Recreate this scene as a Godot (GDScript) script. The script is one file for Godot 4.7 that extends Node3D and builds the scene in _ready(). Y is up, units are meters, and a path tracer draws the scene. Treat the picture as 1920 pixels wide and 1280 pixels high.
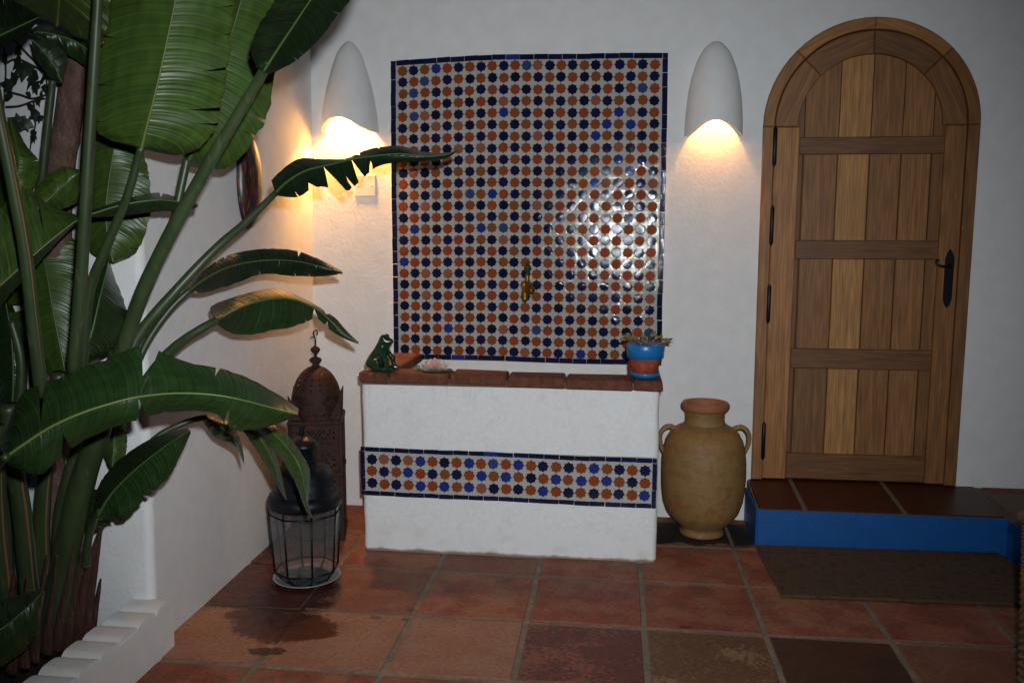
extends Node3D

const CAM := Vector3(0.0, 1.31, 3.97375)
const FOC := 1650.0
const TILE := 0.393
var cam_basis := Basis()
var rng := RandomNumberGenerator.new()
var mats := {}
var taken := {}

# ------------------------------------------------------------------ naming
func numbered(called: String) -> String:
	var n: int = taken.get(called, 0)
	taken[called] = n + 1
	return called if n == 0 else "%s_%03d" % [called, n]

func tag(o: Node, label: String, category := "", group := "", kind := "") -> void:
	if label != "": o.set_meta("label", label)
	if category != "": o.set_meta("category", category)
	if group != "": o.set_meta("group", group)
	if kind != "": o.set_meta("kind", kind)

func thing(called: String, label: String, category: String, at := Vector3.ZERO, turn := 0.0, group := "") -> Node3D:
	var o := Node3D.new()
	o.name = numbered(called)
	add_child(o)
	o.position = at
	o.rotation.y = turn
	tag(o, label, category, group)
	return o

func node(called: String, mesh: Mesh, m: Material, parent: Node3D, at := Vector3.ZERO) -> MeshInstance3D:
	var o := MeshInstance3D.new()
	if parent == self:
		o.name = numbered(called)
	else:
		var n: int = parent.get_meta("n_" + called) if parent.has_meta("n_" + called) else 0
		parent.set_meta("n_" + called, n + 1)
		o.name = called if n == 0 else "%s_%03d" % [called, n]
	o.mesh = mesh
	if m != null: o.material_override = m
	o.position = at
	parent.add_child(o, true)
	return o

func begin() -> SurfaceTool:
	var st := SurfaceTool.new()
	st.begin(Mesh.PRIMITIVE_TRIANGLES)
	return st

func done(st: SurfaceTool) -> ArrayMesh:
	st.generate_normals()
	return st.commit()

func build(called: String, st: SurfaceTool, m: Material, parent: Node3D, at := Vector3.ZERO) -> MeshInstance3D:
	return node(called, done(st), m, parent, at)

# ------------------------------------------------------------------ pixels of the 1920 x 1280 photograph to places in the yard
func at(x: float, y: float, d: float) -> Vector3:
	var r := cam_basis * Vector3((x - 960.0) / FOC, (640.0 - y) / FOC, -1.0)
	return CAM + r * (d / -r.z)

# ------------------------------------------------------------------ shapes
func tri(st: SurfaceTool, a: Vector3, b: Vector3, c: Vector3) -> void:   # counter-clockwise seen from outside
	st.add_vertex(a); st.add_vertex(c); st.add_vertex(b)

func quad(st: SurfaceTool, a: Vector3, b: Vector3, c: Vector3, d: Vector3) -> void:
	tri(st, a, b, c); tri(st, a, c, d)

func flat(st: SurfaceTool) -> void:
	st.set_smooth_group(-1)

func smooth(st: SurfaceTool) -> void:
	st.set_smooth_group(0)

func face(st: SurfaceTool, pts: Array, out: Vector3) -> void:
	var n: Vector3 = (pts[1] - pts[0]).cross(pts[2] - pts[0])
	if n.dot(out) < 0.0: pts.reverse()
	for i in range(1, pts.size() - 1): tri(st, pts[0], pts[i], pts[i + 1])

# a box with chamfered edges; jit moves its eight corners a little, slope shears y along x
func rbox(st: SurfaceTool, c: Vector3, s: Vector3, b := 0.003, jit := 0.0, xf := Transform3D()) -> void:
	flat(st)
	var h := s * 0.5
	b = minf(b, minf(h.x, minf(h.y, h.z)) * 0.9)
	var off := {}
	for sx in [-1, 1]:
		for sy in [-1, 1]:
			for sz in [-1, 1]:
				off[Vector3(sx, sy, sz)] = Vector3(rng.randf_range(-1, 1), rng.randf_range(-1, 1), rng.randf_range(-1, 1)) * jit
	var p := func(k: Vector3, ax: int) -> Vector3:
		var v := k * h
		for i in 3:
			if i != ax: v[i] -= k[i] * b
		return xf * (c + v + off[k])
	for ax in 3:
		var u := (ax + 1) % 3
		var w := (ax + 2) % 3
		for s1 in [-1, 1]:
			var ks: Array = []
			for q in [[-1, -1], [1, -1], [1, 1], [-1, 1]]:
				var k := Vector3()
				k[ax] = s1; k[u] = q[0]; k[w] = q[1]
				ks.append(k)
			var out := Vector3(); out[ax] = s1
			face(st, [p.call(ks[0], ax), p.call(ks[1], ax), p.call(ks[2], ax), p.call(ks[3], ax)], xf.basis * out)
			for s2 in [-1, 1]:   # the edge between +-ax and +-u
				var k0 := Vector3(); k0[ax] = s1; k0[u] = s2; k0[w] = -1
				var k1 := k0; k1[w] = 1
				var o2 := Vector3(); o2[ax] = s1; o2[u] = s2
				face(st, [p.call(k0, ax), p.call(k1, ax), p.call(k1, u), p.call(k0, u)], xf.basis * o2)
	for k in off:
		face(st, [p.call(k, 0), p.call(k, 1), p.call(k, 2)], xf.basis * k)

func box_mesh(s: Vector3, b := 0.003, jit := 0.0) -> ArrayMesh:
	var st := begin()
	rbox(st, Vector3.ZERO, s, b, jit)
	return done(st)

func spline(p: Array, t: float):
	var n := p.size() - 1
	var f := clampf(t, 0.0, 1.0) * n
	var i := mini(int(f), n - 1)
	var u := f - i
	var a = p[maxi(i - 1, 0)]; var b = p[i]; var c = p[i + 1]; var d = p[mini(i + 2, n)]
	return 0.5 * (2.0 * b + (c - a) * u + (2.0 * a - 5.0 * b + 4.0 * c - d) * u * u + (3.0 * b - a - 3.0 * c + d) * u * u * u)

# a tube through points with a radius at each; squash flattens it across the view
func tube(st: SurfaceTool, pts: Array, radii: Array, sides := 10, cap := true, squash := 1.0) -> void:
	smooth(st)
	var rings: Array = []
	var prev := Vector3.ZERO
	for i in pts.size():
		var dir: Vector3 = (pts[mini(i + 1, pts.size() - 1)] - pts[maxi(i - 1, 0)]).normalized()
		var side: Vector3
		if i == 0:
			side = dir.cross(Vector3(0, 0, 1))
			if side.length() < 0.1: side = dir.cross(Vector3(0, 1, 0))
		else:
			side = prev - dir * prev.dot(dir)
		side = side.normalized(); prev = side
		var up := dir.cross(side)
		var ring: Array = []
		for k in sides:
			var a := TAU * k / sides
			ring.append(pts[i] + (side * cos(a) + up * sin(a) * squash) * radii[i])
		rings.append(ring)
	for i in rings.size() - 1:
		for k in sides:
			var k2 := (k + 1) % sides
			quad(st, rings[i][k], rings[i][k2], rings[i + 1][k2], rings[i + 1][k])
	if cap:
		for k in sides:
			var k2 := (k + 1) % sides
			tri(st, pts[0], rings[0][k2], rings[0][k])
			tri(st, pts[-1], rings[-1][k], rings[-1][k2])

func curve_tube(st: SurfaceTool, pts: Array, r0: float, r1: float, n := 16, sides := 8, squash := 1.0) -> void:
	var p: Array = []; var r: Array = []
	for i in n + 1:
		p.append(spline(pts, float(i) / n)); r.append(lerpf(r0, r1, float(i) / n))
	tube(st, p, r, sides, true, squash)

# profile: Vector2(radius, y); wob: unevenness of the radius
func lathe(st: SurfaceTool, prof: Array, seg := 40, c := Vector3.ZERO, wob := 0.0, skip = null) -> void:
	smooth(st)
	var pt := func(i: int, k: int) -> Vector3:
		var a := TAU * k / seg
		var q: Vector2 = prof[i]
		var r := q.x * (1.0 + wob * sin(a * 2.0 + q.y * 9.0) + wob * 0.6 * sin(a * 3.0 - q.y * 21.0))
		return c + Vector3(r * cos(a), q.y, r * sin(a))
	for i in prof.size() - 1:
		for k in seg:
			if skip != null and skip.call(i, k): continue
			quad(st, pt.call(i, k), pt.call(i + 1, k), pt.call(i + 1, (k + 1) % seg), pt.call(i, (k + 1) % seg))

# a polygon in x, y drawn out from z0 to z1 (front at z1), edges chamfered at the front
func prism(st: SurfaceTool, poly: PackedVector2Array, z0: float, z1: float, bev := 0.0) -> void:
	flat(st)
	if Geometry2D.is_polygon_clockwise(poly): poly.reverse()
	var top := poly
	if bev > 0.0:
		var ins := Geometry2D.offset_polygon(poly, -bev, Geometry2D.JOIN_MITER)
		if ins.size() == 1 and ins[0].size() == poly.size():
			var near := 0; var best := 1e9
			top = ins[0]
			if Geometry2D.is_polygon_clockwise(top): top.reverse()
			for i in top.size():
				if top[i].distance_to(poly[0]) < best: best = top[i].distance_to(poly[0]); near = i
			top = top.slice(near) + top.slice(0, near)
		else:
			bev = 0.0
	var idx := Geometry2D.triangulate_polygon(top)
	for i in range(0, idx.size(), 3):
		var a := top[idx[i]]; var b := top[idx[i + 1]]; var c := top[idx[i + 2]]
		face(st, [Vector3(a.x, a.y, z1), Vector3(b.x, b.y, z1), Vector3(c.x, c.y, z1)], Vector3(0, 0, 1))
	var n := poly.size()
	for i in n:
		var j := (i + 1) % n
		var a := poly[i]; var b := poly[j]
		var out := Vector3(b.y - a.y, a.x - b.x, 0)
		face(st, [Vector3(a.x, a.y, z0), Vector3(b.x, b.y, z0), Vector3(b.x, b.y, z1 - bev), Vector3(a.x, a.y, z1 - bev)], out)
		if bev > 0.0:
			face(st, [Vector3(a.x, a.y, z1 - bev), Vector3(b.x, b.y, z1 - bev), Vector3(top[j].x, top[j].y, z1), Vector3(top[i].x, top[i].y, z1)], out + Vector3(0, 0, 1) * out.length())

# tapered capsules joined by a smooth minimum, meshed as surface nets: prims are [a, b, ra, rb]
func blob(st: SurfaceTool, prims: Array, lo: Vector3, hi: Vector3, cell: float, k := 0.012) -> void:
	smooth(st)
	var n := Vector3i(((hi - lo) / cell).ceil()) + Vector3i.ONE
	var f := PackedFloat32Array(); f.resize(n.x * n.y * n.z)
	for x in n.x:
		for y in n.y:
			for z in n.z:
				var p := lo + Vector3(x, y, z) * cell
				var d := 1e3
				for c in prims:
					var ab: Vector3 = c[1] - c[0]
					var t := clampf((p - c[0]).dot(ab) / maxf(ab.length_squared(), 1e-9), 0, 1)
					var e: float = p.distance_to(c[0] + ab * t) - lerpf(c[2], c[3], t)
					var h := maxf(k - absf(d - e), 0.0) / k
					d = minf(d, e) - h * h * k * 0.25
				f[(x * n.y + y) * n.z + z] = d
	var vert := {}
	for x in n.x - 1:
		for y in n.y - 1:
			for z in n.z - 1:
				var s := Vector3.ZERO; var m := 0; var inside := 0
				for q in 8:
					if f[((x + (q & 1)) * n.y + y + ((q >> 1) & 1)) * n.z + z + (q >> 2)] < 0.0: inside += 1
				if inside == 0 or inside == 8: continue
				for ax in 3:
					for q in 4:
						var a := Vector3i(x, y, z)
						a[(ax + 1) % 3] += q & 1; a[(ax + 2) % 3] += q >> 1
						var b := a; b[ax] += 1
						var fa := f[(a.x * n.y + a.y) * n.z + a.z]; var fb := f[(b.x * n.y + b.y) * n.z + b.z]
						if (fa < 0.0) != (fb < 0.0):
							s += Vector3(a).lerp(Vector3(b), fa / (fa - fb)); m += 1
				vert[Vector3i(x, y, z)] = lo + s / m * cell
	for x in range(1, n.x - 1):
		for y in range(1, n.y - 1):
			for z in range(1, n.z - 1):
				for ax in 3:
					var a := Vector3i(x, y, z); var b := a; b[ax] += 1
					var fa := f[(a.x * n.y + a.y) * n.z + a.z]; var fb := f[(b.x * n.y + b.y) * n.z + b.z]
					if (fa < 0.0) == (fb < 0.0): continue
					var e1 := Vector3i.ZERO; e1[(ax + 1) % 3] = 1
					var e2 := Vector3i.ZERO; e2[(ax + 2) % 3] = 1
					var o: Array = [vert.get(a - e1 - e2), vert.get(a - e2), vert.get(a), vert.get(a - e1)]
					if o.has(null): continue
					var out := Vector3.ZERO; out[ax] = 1.0 if fa < 0.0 else -1.0
					if fa < 0.0: quad(st, o[0], o[1], o[2], o[3])
					else: quad(st, o[3], o[2], o[1], o[0])

# ------------------------------------------------------------------ textures and materials
func noise_bytes(sd: int, freq: float, size: int, oct := 4, kind := FastNoiseLite.TYPE_SIMPLEX_SMOOTH) -> PackedByteArray:
	var n := FastNoiseLite.new()
	n.seed = sd; n.frequency = freq; n.fractal_octaves = oct; n.noise_type = kind
	var im := n.get_seamless_image(size, size, false, false, 0.12, true)
	im.convert(Image.FORMAT_L8)
	return im.get_data()

func gray_tex(b: PackedByteArray, size: int) -> ImageTexture:
	var im := Image.create_from_data(size, size, false, Image.FORMAT_L8, b)
	return ImageTexture.create_from_image(im)

func normal_tex(b: PackedByteArray, w: int, h: int, strength: float) -> ImageTexture:
	var im := Image.create_from_data(w, h, false, Image.FORMAT_L8, b)
	im.convert(Image.FORMAT_RGBA8)
	im.bump_map_to_normal_map(strength)
	return ImageTexture.create_from_image(im)

# colours are mixed along a noise: c0 at its low end, c1 at its high end, spots of c2 where the second noise is high
func mix_tex(size: int, a: PackedByteArray, b: PackedByteArray, c0: Color, c1: Color, c2: Color, thr: float, soft: float) -> ImageTexture:
	var o := PackedByteArray(); o.resize(size * size * 3)
	for i in size * size:
		var c := c0.lerp(c1, a[i] / 255.0)
		c = c.lerp(c2, smoothstep(thr, thr + soft, b[i] / 255.0) * c2.a)
		o[i * 3] = int(clampf(c.r, 0, 1) * 255); o[i * 3 + 1] = int(clampf(c.g, 0, 1) * 255); o[i * 3 + 2] = int(clampf(c.b, 0, 1) * 255)
	return ImageTexture.create_from_image(Image.create_from_data(size, size, false, Image.FORMAT_RGB8, o))

func lin(r: float, g: float, b: float) -> Color:
	return Color(r, g, b).linear_to_srgb()

func mat(called: String, c: Color, rough := 0.7, metal := 0.0) -> StandardMaterial3D:
	var m := StandardMaterial3D.new()
	m.albedo_color = c; m.roughness = rough; m.metallic = metal
	m.cull_mode = BaseMaterial3D.CULL_DISABLED
	mats[called] = m
	return m

func tripl(m: StandardMaterial3D, world: bool, s: Vector3, off := Vector3.ZERO) -> void:
	m.uv1_triplanar = true; m.uv1_world_triplanar = world
	m.uv1_scale = s; m.uv1_offset = off
	m.uv1_triplanar_sharpness = 6.0

func make_materials() -> void:
	var n512 := noise_bytes(3, 0.012, 512, 5)
	var n512b := noise_bytes(8, 0.03, 512, 4)
	var fine := noise_bytes(15, 0.09, 512, 3)
	# --- lime-washed plaster
	var n1024 := noise_bytes(21, 0.011, 1024, 6)
	var n1024b := noise_bytes(22, 0.05, 1024, 4)
	var ph := PackedByteArray(); ph.resize(1024 * 1024)
	for i in ph.size(): ph[i] = int(n1024[i] * 0.42 + n1024b[i] * 0.58)
	var pn := normal_tex(ph, 1024, 1024, 5.0)
	var pa := mix_tex(1024, n1024, n1024b, Color(0.965, 0.96, 0.95), Color(1, 1, 1), Color(0.86, 0.84, 0.80, 0.5), 0.88, 0.12)
	for v in [["plaster", Color(0.90, 0.90, 0.90), 0.24], ["plaster_smooth", Color(0.91, 0.905, 0.90), 0.24]]:
		var m := mat(v[0], v[1], 0.85)
		m.albedo_texture = pa; m.normal_enabled = true; m.normal_texture = pn; m.normal_scale = v[2]
		tripl(m, true, Vector3.ONE * 0.83, Vector3(0.13, 0.37, 0.71))
	basin_material(pn, n1024, n1024b)
	# --- floor: terracotta slabs, joints, wear and wet patches, one map laid over the whole yard
	floor_material(n1024, n1024b, n512b)
	# --- terracotta brick, jar, pot
	var br := mix_tex(512, n512, n512b, Color(0.40, 0.20, 0.14), Color(0.60, 0.33, 0.22), Color(0.30, 0.22, 0.18, 0.8), 0.6, 0.25)
	var fn := normal_tex(fine, 512, 512, 3.0)
	var b1 := mat("brick", Color(0.80, 0.82, 0.80), 0.8)
	b1.albedo_texture = br; b1.normal_enabled = true; b1.normal_texture = fn; b1.normal_scale = 0.8
	tripl(b1, true, Vector3.ONE * 3.0)
	var b2 := mat("pot_clay", Color(1.15, 0.95, 0.85), 0.85)
	b2.albedo_texture = br
	tripl(b2, false, Vector3.ONE * 4.0)
	var jar := PackedByteArray(); jar.resize(512 * 512 * 3)
	for y in 512:
		for x in 512:
			var i := y * 512 + x
			var ring := 0.5 + 0.5 * sin(y * 0.42 + n512[i] * 0.02) * sin(y * 0.13)
			var q := n512[(i * 3) % (512 * 512)] / 255.0
			var c := Color(0.56, 0.45, 0.27).lerp(Color(0.62, 0.48, 0.30), n512[i] / 255.0)
			c = c.lerp(Color(0.55, 0.34, 0.21), smoothstep(0.52, 0.8, n512[(i + 90000) % (512 * 512)] / 255.0) * 0.5)
			c = c.lerp(Color(0.44, 0.38, 0.25), smoothstep(0.55, 0.8, 1.0 - n512[(i + 40000) % (512 * 512)] / 255.0) * 0.35)
			c = c * (0.95 + 0.035 * ring + 0.09 * (q - 0.5))
			jar[i * 3] = int(c.r * 255); jar[i * 3 + 1] = int(c.g * 255); jar[i * 3 + 2] = int(c.b * 255)
	var jm := mat("jar", Color(0.95, 0.93, 0.88), 0.62)
	jm.albedo_texture = ImageTexture.create_from_image(Image.create_from_data(512, 512, false, Image.FORMAT_RGB8, jar))
	jm.normal_enabled = true; jm.normal_texture = fn; jm.normal_scale = 0.35
	tripl(jm, false, Vector3(2.2, 2.2, 2.2))
	var jl := mat("jar_lip", Color(0.57, 0.36, 0.24), 0.7)
	jl.normal_enabled = true; jl.normal_texture = fn; jl.normal_scale = 0.3
	tripl(jl, false, Vector3(3, 3, 3))
	# --- wood: long grain along y
	var w := PackedByteArray(); w.resize(512 * 1024 * 3)
	var wh := PackedByteArray(); wh.resize(512 * 1024)
	var g := FastNoiseLite.new(); g.seed = 5; g.frequency = 0.02; g.fractal_octaves = 3
	var g2 := FastNoiseLite.new(); g2.seed = 9; g2.frequency = 0.12; g2.fractal_octaves = 2
	for yy in 1024:
		var y := 2.0 * absf(yy - 512.0)
		for xx in 512:
			var x := 2.0 * absf(xx - 256.0)
			var bend := g.get_noise_2d(x * 0.35, y * 0.07) * 34.0
			var a := 0.5 + 0.5 * sin((x + bend) * 0.21 + g.get_noise_2d(x * 0.2, y * 0.03) * 9.0)
			var s := g2.get_noise_2d(x * 2.6, y * 0.035)
			var v := clampf(0.80 + 0.10 * a + 0.11 * s + 0.13 * g.get_noise_2d(x * 0.8, y * 0.16), 0.3, 1.0)
			var i := yy * 512 + xx
			w[i * 3] = int(255 * v); w[i * 3 + 1] = int(255 * v * (0.90 + 0.10 * v)); w[i * 3 + 2] = int(255 * v * (0.78 + 0.20 * v))
			wh[i] = int(clampf(0.5 + 0.5 * s, 0, 1) * 255)
	var wt := ImageTexture.create_from_image(Image.create_from_data(512, 1024, false, Image.FORMAT_RGB8, w))
	var wn := normal_tex(wh, 512, 1024, 1.5)
	var tones := [lin(0.48, 0.208, 0.062), lin(0.56, 0.275, 0.086), lin(0.34, 0.148, 0.045), lin(0.22, 0.094, 0.031), lin(0.38, 0.168, 0.053), lin(0.28, 0.122, 0.039)]
	for k in tones.size():
		for o in 3:
			var m := mat("wood%d%d" % [k, o], tones[k], 0.55)
			m.albedo_texture = wt; m.normal_enabled = true; m.normal_texture = wn; m.normal_scale = 0.22
			tripl(m, false, Vector3(2.1, 0.62, 2.1), Vector3(0.31 * o + 0.17 * k, 0.43 * o + 0.11 * k, 0.2 * o))
	# --- glazed and unglazed tile
	var gn := normal_tex(noise_bytes(31, 0.046, 512, 2), 512, 512, 4.0)
	var glaze := [["navy", lin(0.010, 0.012, 0.052)], ["navy_deep", lin(0.008, 0.010, 0.034)], ["cobalt", lin(0.018, 0.030, 0.19)], ["blue_gray", lin(0.03, 0.055, 0.16)], ["tile_white", lin(0.42, 0.40, 0.37)]]
	for v in glaze:
		var m := mat(v[0], v[1], 0.042)
		m.metallic_specular = 0.3
		m.normal_enabled = true; m.normal_texture = gn; m.normal_scale = 0.19
		tripl(m, true, Vector3.ONE * 5.3)
	for v in [["orange", lin(0.235, 0.050, 0.012)], ["orange_brown", lin(0.205, 0.058, 0.016)], ["orange_red", lin(0.24, 0.044, 0.014)], ["orange_pink", lin(0.24, 0.080, 0.045)]]:
		var m := mat(v[0], v[1], 0.62)
		m.metallic_specular = 0.2
		m.normal_enabled = true; m.normal_texture = fn; m.normal_scale = 0.3
		tripl(m, true, Vector3.ONE * 6.0)
	mat("grout", lin(0.42, 0.40, 0.37), 0.9)
	# --- metals
	var rust := mix_tex(512, n512, n512b, Color(0.17, 0.075, 0.06), Color(0.27, 0.115, 0.07), Color(0.10, 0.06, 0.055, 0.85), 0.52, 0.25)
	var r1 := mat("rust", Color(1, 1, 1), 0.72, 0.15)
	r1.albedo_texture = rust; r1.normal_enabled = true; r1.normal_texture = fn; r1.normal_scale = 0.5
	tripl(r1, false, Vector3.ONE * 2.3)
	mat("rust_inside", Color(0.05, 0.03, 0.025), 0.9)
	mat("black_iron", Color(0.07, 0.07, 0.075), 0.45, 0.4)
	var dk := mat("dark_tin", Color(0.10, 0.11, 0.135), 0.42, 0.55)
	dk.normal_enabled = true; dk.normal_texture = normal_tex(n512, 512, 512, 3.0); dk.normal_scale = 0.5
	tripl(dk, false, Vector3.ONE * 3.0)
	var bz := mat("brass", Color(0.50, 0.38, 0.15), 0.38, 0.75)
	bz.normal_enabled = true; bz.normal_texture = fn; bz.normal_scale = 0.4
	tripl(bz, false, Vector3.ONE * 9.0)
	mat("brass_green", Color(0.22, 0.25, 0.12), 0.6, 0.4)
	mat("white_plastic", Color(0.86, 0.85, 0.83), 0.4)
	mat("china", Color(0.55, 0.57, 0.58), 0.2)
	mat("wax", Color(0.36, 0.33, 0.26), 0.5)
	var gl := mat("pane", Color(0.42, 0.44, 0.44, 0.22), 0.06)
	gl.transparency = BaseMaterial3D.TRANSPARENCY_ALPHA
	var wa := mat("water", Color(0.25, 0.32, 0.26, 0.35), 0.03)
	wa.transparency = BaseMaterial3D.TRANSPARENCY_ALPHA
	# --- paint
	var bl := mat("blue_paint", lin(0.003, 0.095, 0.33), 0.5)
	bl.normal_enabled = true; bl.normal_texture = pn; bl.normal_scale = 0.35
	bl.albedo_texture = mix_tex(512, n512, n512b, Color(0.9, 0.93, 0.95), Color(1, 1, 1), Color(0.75, 0.8, 0.85, 0.5), 0.75, 0.2)
	tripl(bl, true, Vector3.ONE * 1.3)
	mat("pot_blue", lin(0.012, 0.16, 0.42), 0.32)
	# --- coir, soil, bark, wicker
	var co := mat("coir", Color(1, 1, 1), 0.95)
	co.albedo_texture = mix_tex(512, fine, n512, Color(0.26, 0.185, 0.115), Color(0.45, 0.335, 0.22), Color(0.23, 0.165, 0.105, 0.6), 0.5, 0.3)
	co.normal_enabled = true; co.normal_texture = normal_tex(fine, 512, 512, 12.0)
	tripl(co, true, Vector3.ONE * 3.4)
	var so := mat("soil", Color(1, 1, 1), 0.95)
	so.albedo_texture = mix_tex(512, fine, n512, Color(0.09, 0.06, 0.045), Color(0.21, 0.15, 0.11), Color(0.07, 0.05, 0.04, 0.7), 0.5, 0.3)
	so.normal_enabled = true; so.normal_texture = normal_tex(fine, 512, 512, 14.0)
	tripl(so, true, Vector3.ONE * 2.0)
	var bk := mat("bark", Color(1, 1, 1), 0.85)
	bk.albedo_texture = mix_tex(512, n512, fine, Color(0.30, 0.21, 0.17), Color(0.47, 0.36, 0.31), Color(0.22, 0.15, 0.12, 0.6), 0.55, 0.3)
	bk.normal_enabled = true; bk.normal_texture = normal_tex(n512b, 512, 512, 8.0)
	tripl(bk, false, Vector3(4, 2, 4))
	var dry := mat("dry_sheath", Color(1, 1, 1), 0.8)
	dry.albedo_texture = mix_tex(512, noise_bytes(71, 0.02, 512, 4), fine, Color(0.13, 0.065, 0.045), Color(0.36, 0.20, 0.135), Color(0.09, 0.05, 0.04, 0.8), 0.55, 0.3)
	tripl(dry, false, Vector3(9, 1.2, 9))
	mat("sheath_edge", lin(0.17, 0.080, 0.032), 0.7)
	mat("wicker", Color(0.46, 0.37, 0.28), 0.55)
	mat("wicker_dark", Color(0.05, 0.045, 0.04), 0.7)
	mat("cushion", Color(0.40, 0.36, 0.31), 0.9)
	# --- leaves: veins run from the midrib to the edge
	var la := PackedByteArray(); la.resize(256 * 512 * 3)
	var lh := PackedByteArray(); lh.resize(256 * 512)
	for y in 512:
		for x in 256:
			var u := absf(x / 127.5 - 1.0)
			var v := y / 512.0 + 0.06 * u * u
			var s := 0.0
			for q in [[19, 0.3, 1.0], [31, 1.7, 0.9], [47, 4.1, 0.9], [73, 2.2, 0.8], [101, 5.0, 0.5]]:
				s += sin(TAU * q[0] * v + q[1] + 0.6 * sin(TAU * 3.0 * v)) * q[2]
			s = s / 4.1
			var i := y * 256 + x
			var blot := n512[(y * 512 + x * 2) % (512 * 512)] / 255.0
			var k := 0.84 + 0.10 * s + 0.22 * (blot - 0.5)
			var ed := smoothstep(0.95, 1.0, u + (blot - 0.5) * 0.03)
			var c := Color(0.90 * k, k, 0.80 * k).lerp(Color(0.85, 0.62, 0.30), ed * 0.5)
			la[i * 3] = int(clampf(c.r, 0, 1) * 255); la[i * 3 + 1] = int(clampf(c.g, 0, 1) * 255); la[i * 3 + 2] = int(clampf(c.b, 0, 1) * 255)
			lh[i] = int(clampf(0.5 + 0.42 * s, 0, 1) * 255)
	var lt := ImageTexture.create_from_image(Image.create_from_data(256, 512, false, Image.FORMAT_RGB8, la))
	var ln := normal_tex(lh, 256, 512, 5.0)
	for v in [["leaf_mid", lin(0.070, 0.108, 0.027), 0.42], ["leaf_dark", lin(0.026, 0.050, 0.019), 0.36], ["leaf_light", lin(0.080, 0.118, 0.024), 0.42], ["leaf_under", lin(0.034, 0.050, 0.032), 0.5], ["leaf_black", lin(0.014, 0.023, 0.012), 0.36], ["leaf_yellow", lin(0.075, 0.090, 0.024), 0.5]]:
		var m := mat(v[0], v[1], v[2])
		m.albedo_texture = lt; m.normal_enabled = true; m.normal_texture = ln; m.normal_scale = 0.4
		m.backlight = Color(0.20, 0.26, 0.05)
	mat("midrib", lin(0.105, 0.135, 0.030), 0.5)
	mat("midrib_dark", lin(0.06, 0.10, 0.03), 0.45)
	var st := mat("stalk", Color(1, 1, 1), 0.42)
	st.albedo_texture = mix_tex(512, n512, n512b, lin(0.022, 0.036, 0.014), lin(0.042, 0.064, 0.022), lin(0.066, 0.066, 0.028), 0.6, 0.3)
	tripl(st, false, Vector3(3, 0.6, 3))
	mat("ivy", lin(0.014, 0.024, 0.012), 0.5)
	mat("ivy_twig", lin(0.03, 0.022, 0.016), 0.8)
	mat("frog_green", lin(0.008, 0.036, 0.016), 0.16)
	mat("eye_black", Color(0.03, 0.03, 0.03), 0.1)
	mat("petal_pink", lin(0.62, 0.36, 0.31), 0.2)
	mat("petal_white", lin(0.62, 0.60, 0.56), 0.2)
	mat("glaze_green", lin(0.05, 0.14, 0.08), 0.2)
	mat("succulent", lin(0.16, 0.17, 0.035), 0.5)
	mat("succulent_red", lin(0.22, 0.07, 0.04), 0.5)
	# --- the mottled wall ornament
	var om := PackedByteArray(); om.resize(512 * 512 * 3)
	var s1 := FastNoiseLite.new(); s1.seed = 41; s1.frequency = 0.03; s1.fractal_octaves = 2
	for y in 512:
		for x in 512:
			var a := s1.get_noise_2d(x * 1.3, y * 0.16)
			var b := s1.get_noise_2d(x * 1.6 + 900, y * 0.2)
			var c := Color(0.20, 0.12, 0.15)
			c = c.lerp(Color(0.58, 0.17, 0.09), smoothstep(0.08, 0.35, a))
			c = c.lerp(Color(0.20, 0.23, 0.38), smoothstep(0.05, 0.4, -a))
			c = c.lerp(Color(0.66, 0.46, 0.17), smoothstep(0.28, 0.5, b))
			c = c.lerp(Color(0.24, 0.36, 0.15), smoothstep(0.3, 0.5, -b))
			var i := y * 512 + x
			om[i * 3] = int(c.r * 255); om[i * 3 + 1] = int(c.g * 255); om[i * 3 + 2] = int(c.b * 255)
	var o1 := mat("mottled", Color(0.72, 0.70, 0.72), 0.35)
	o1.albedo_texture = ImageTexture.create_from_image(Image.create_from_data(512, 512, false, Image.FORMAT_RGB8, om))
	tripl(o1, false, Vector3(3.2, 3.2, 3.2))
	# --- lamps
	var lb := mat("bulb", Color(1, 0.85, 0.6), 0.5)
	lb.emission_enabled = true; lb.emission = Color(1.0, 0.72, 0.36); lb.emission_energy_multiplier = 6.0

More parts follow.
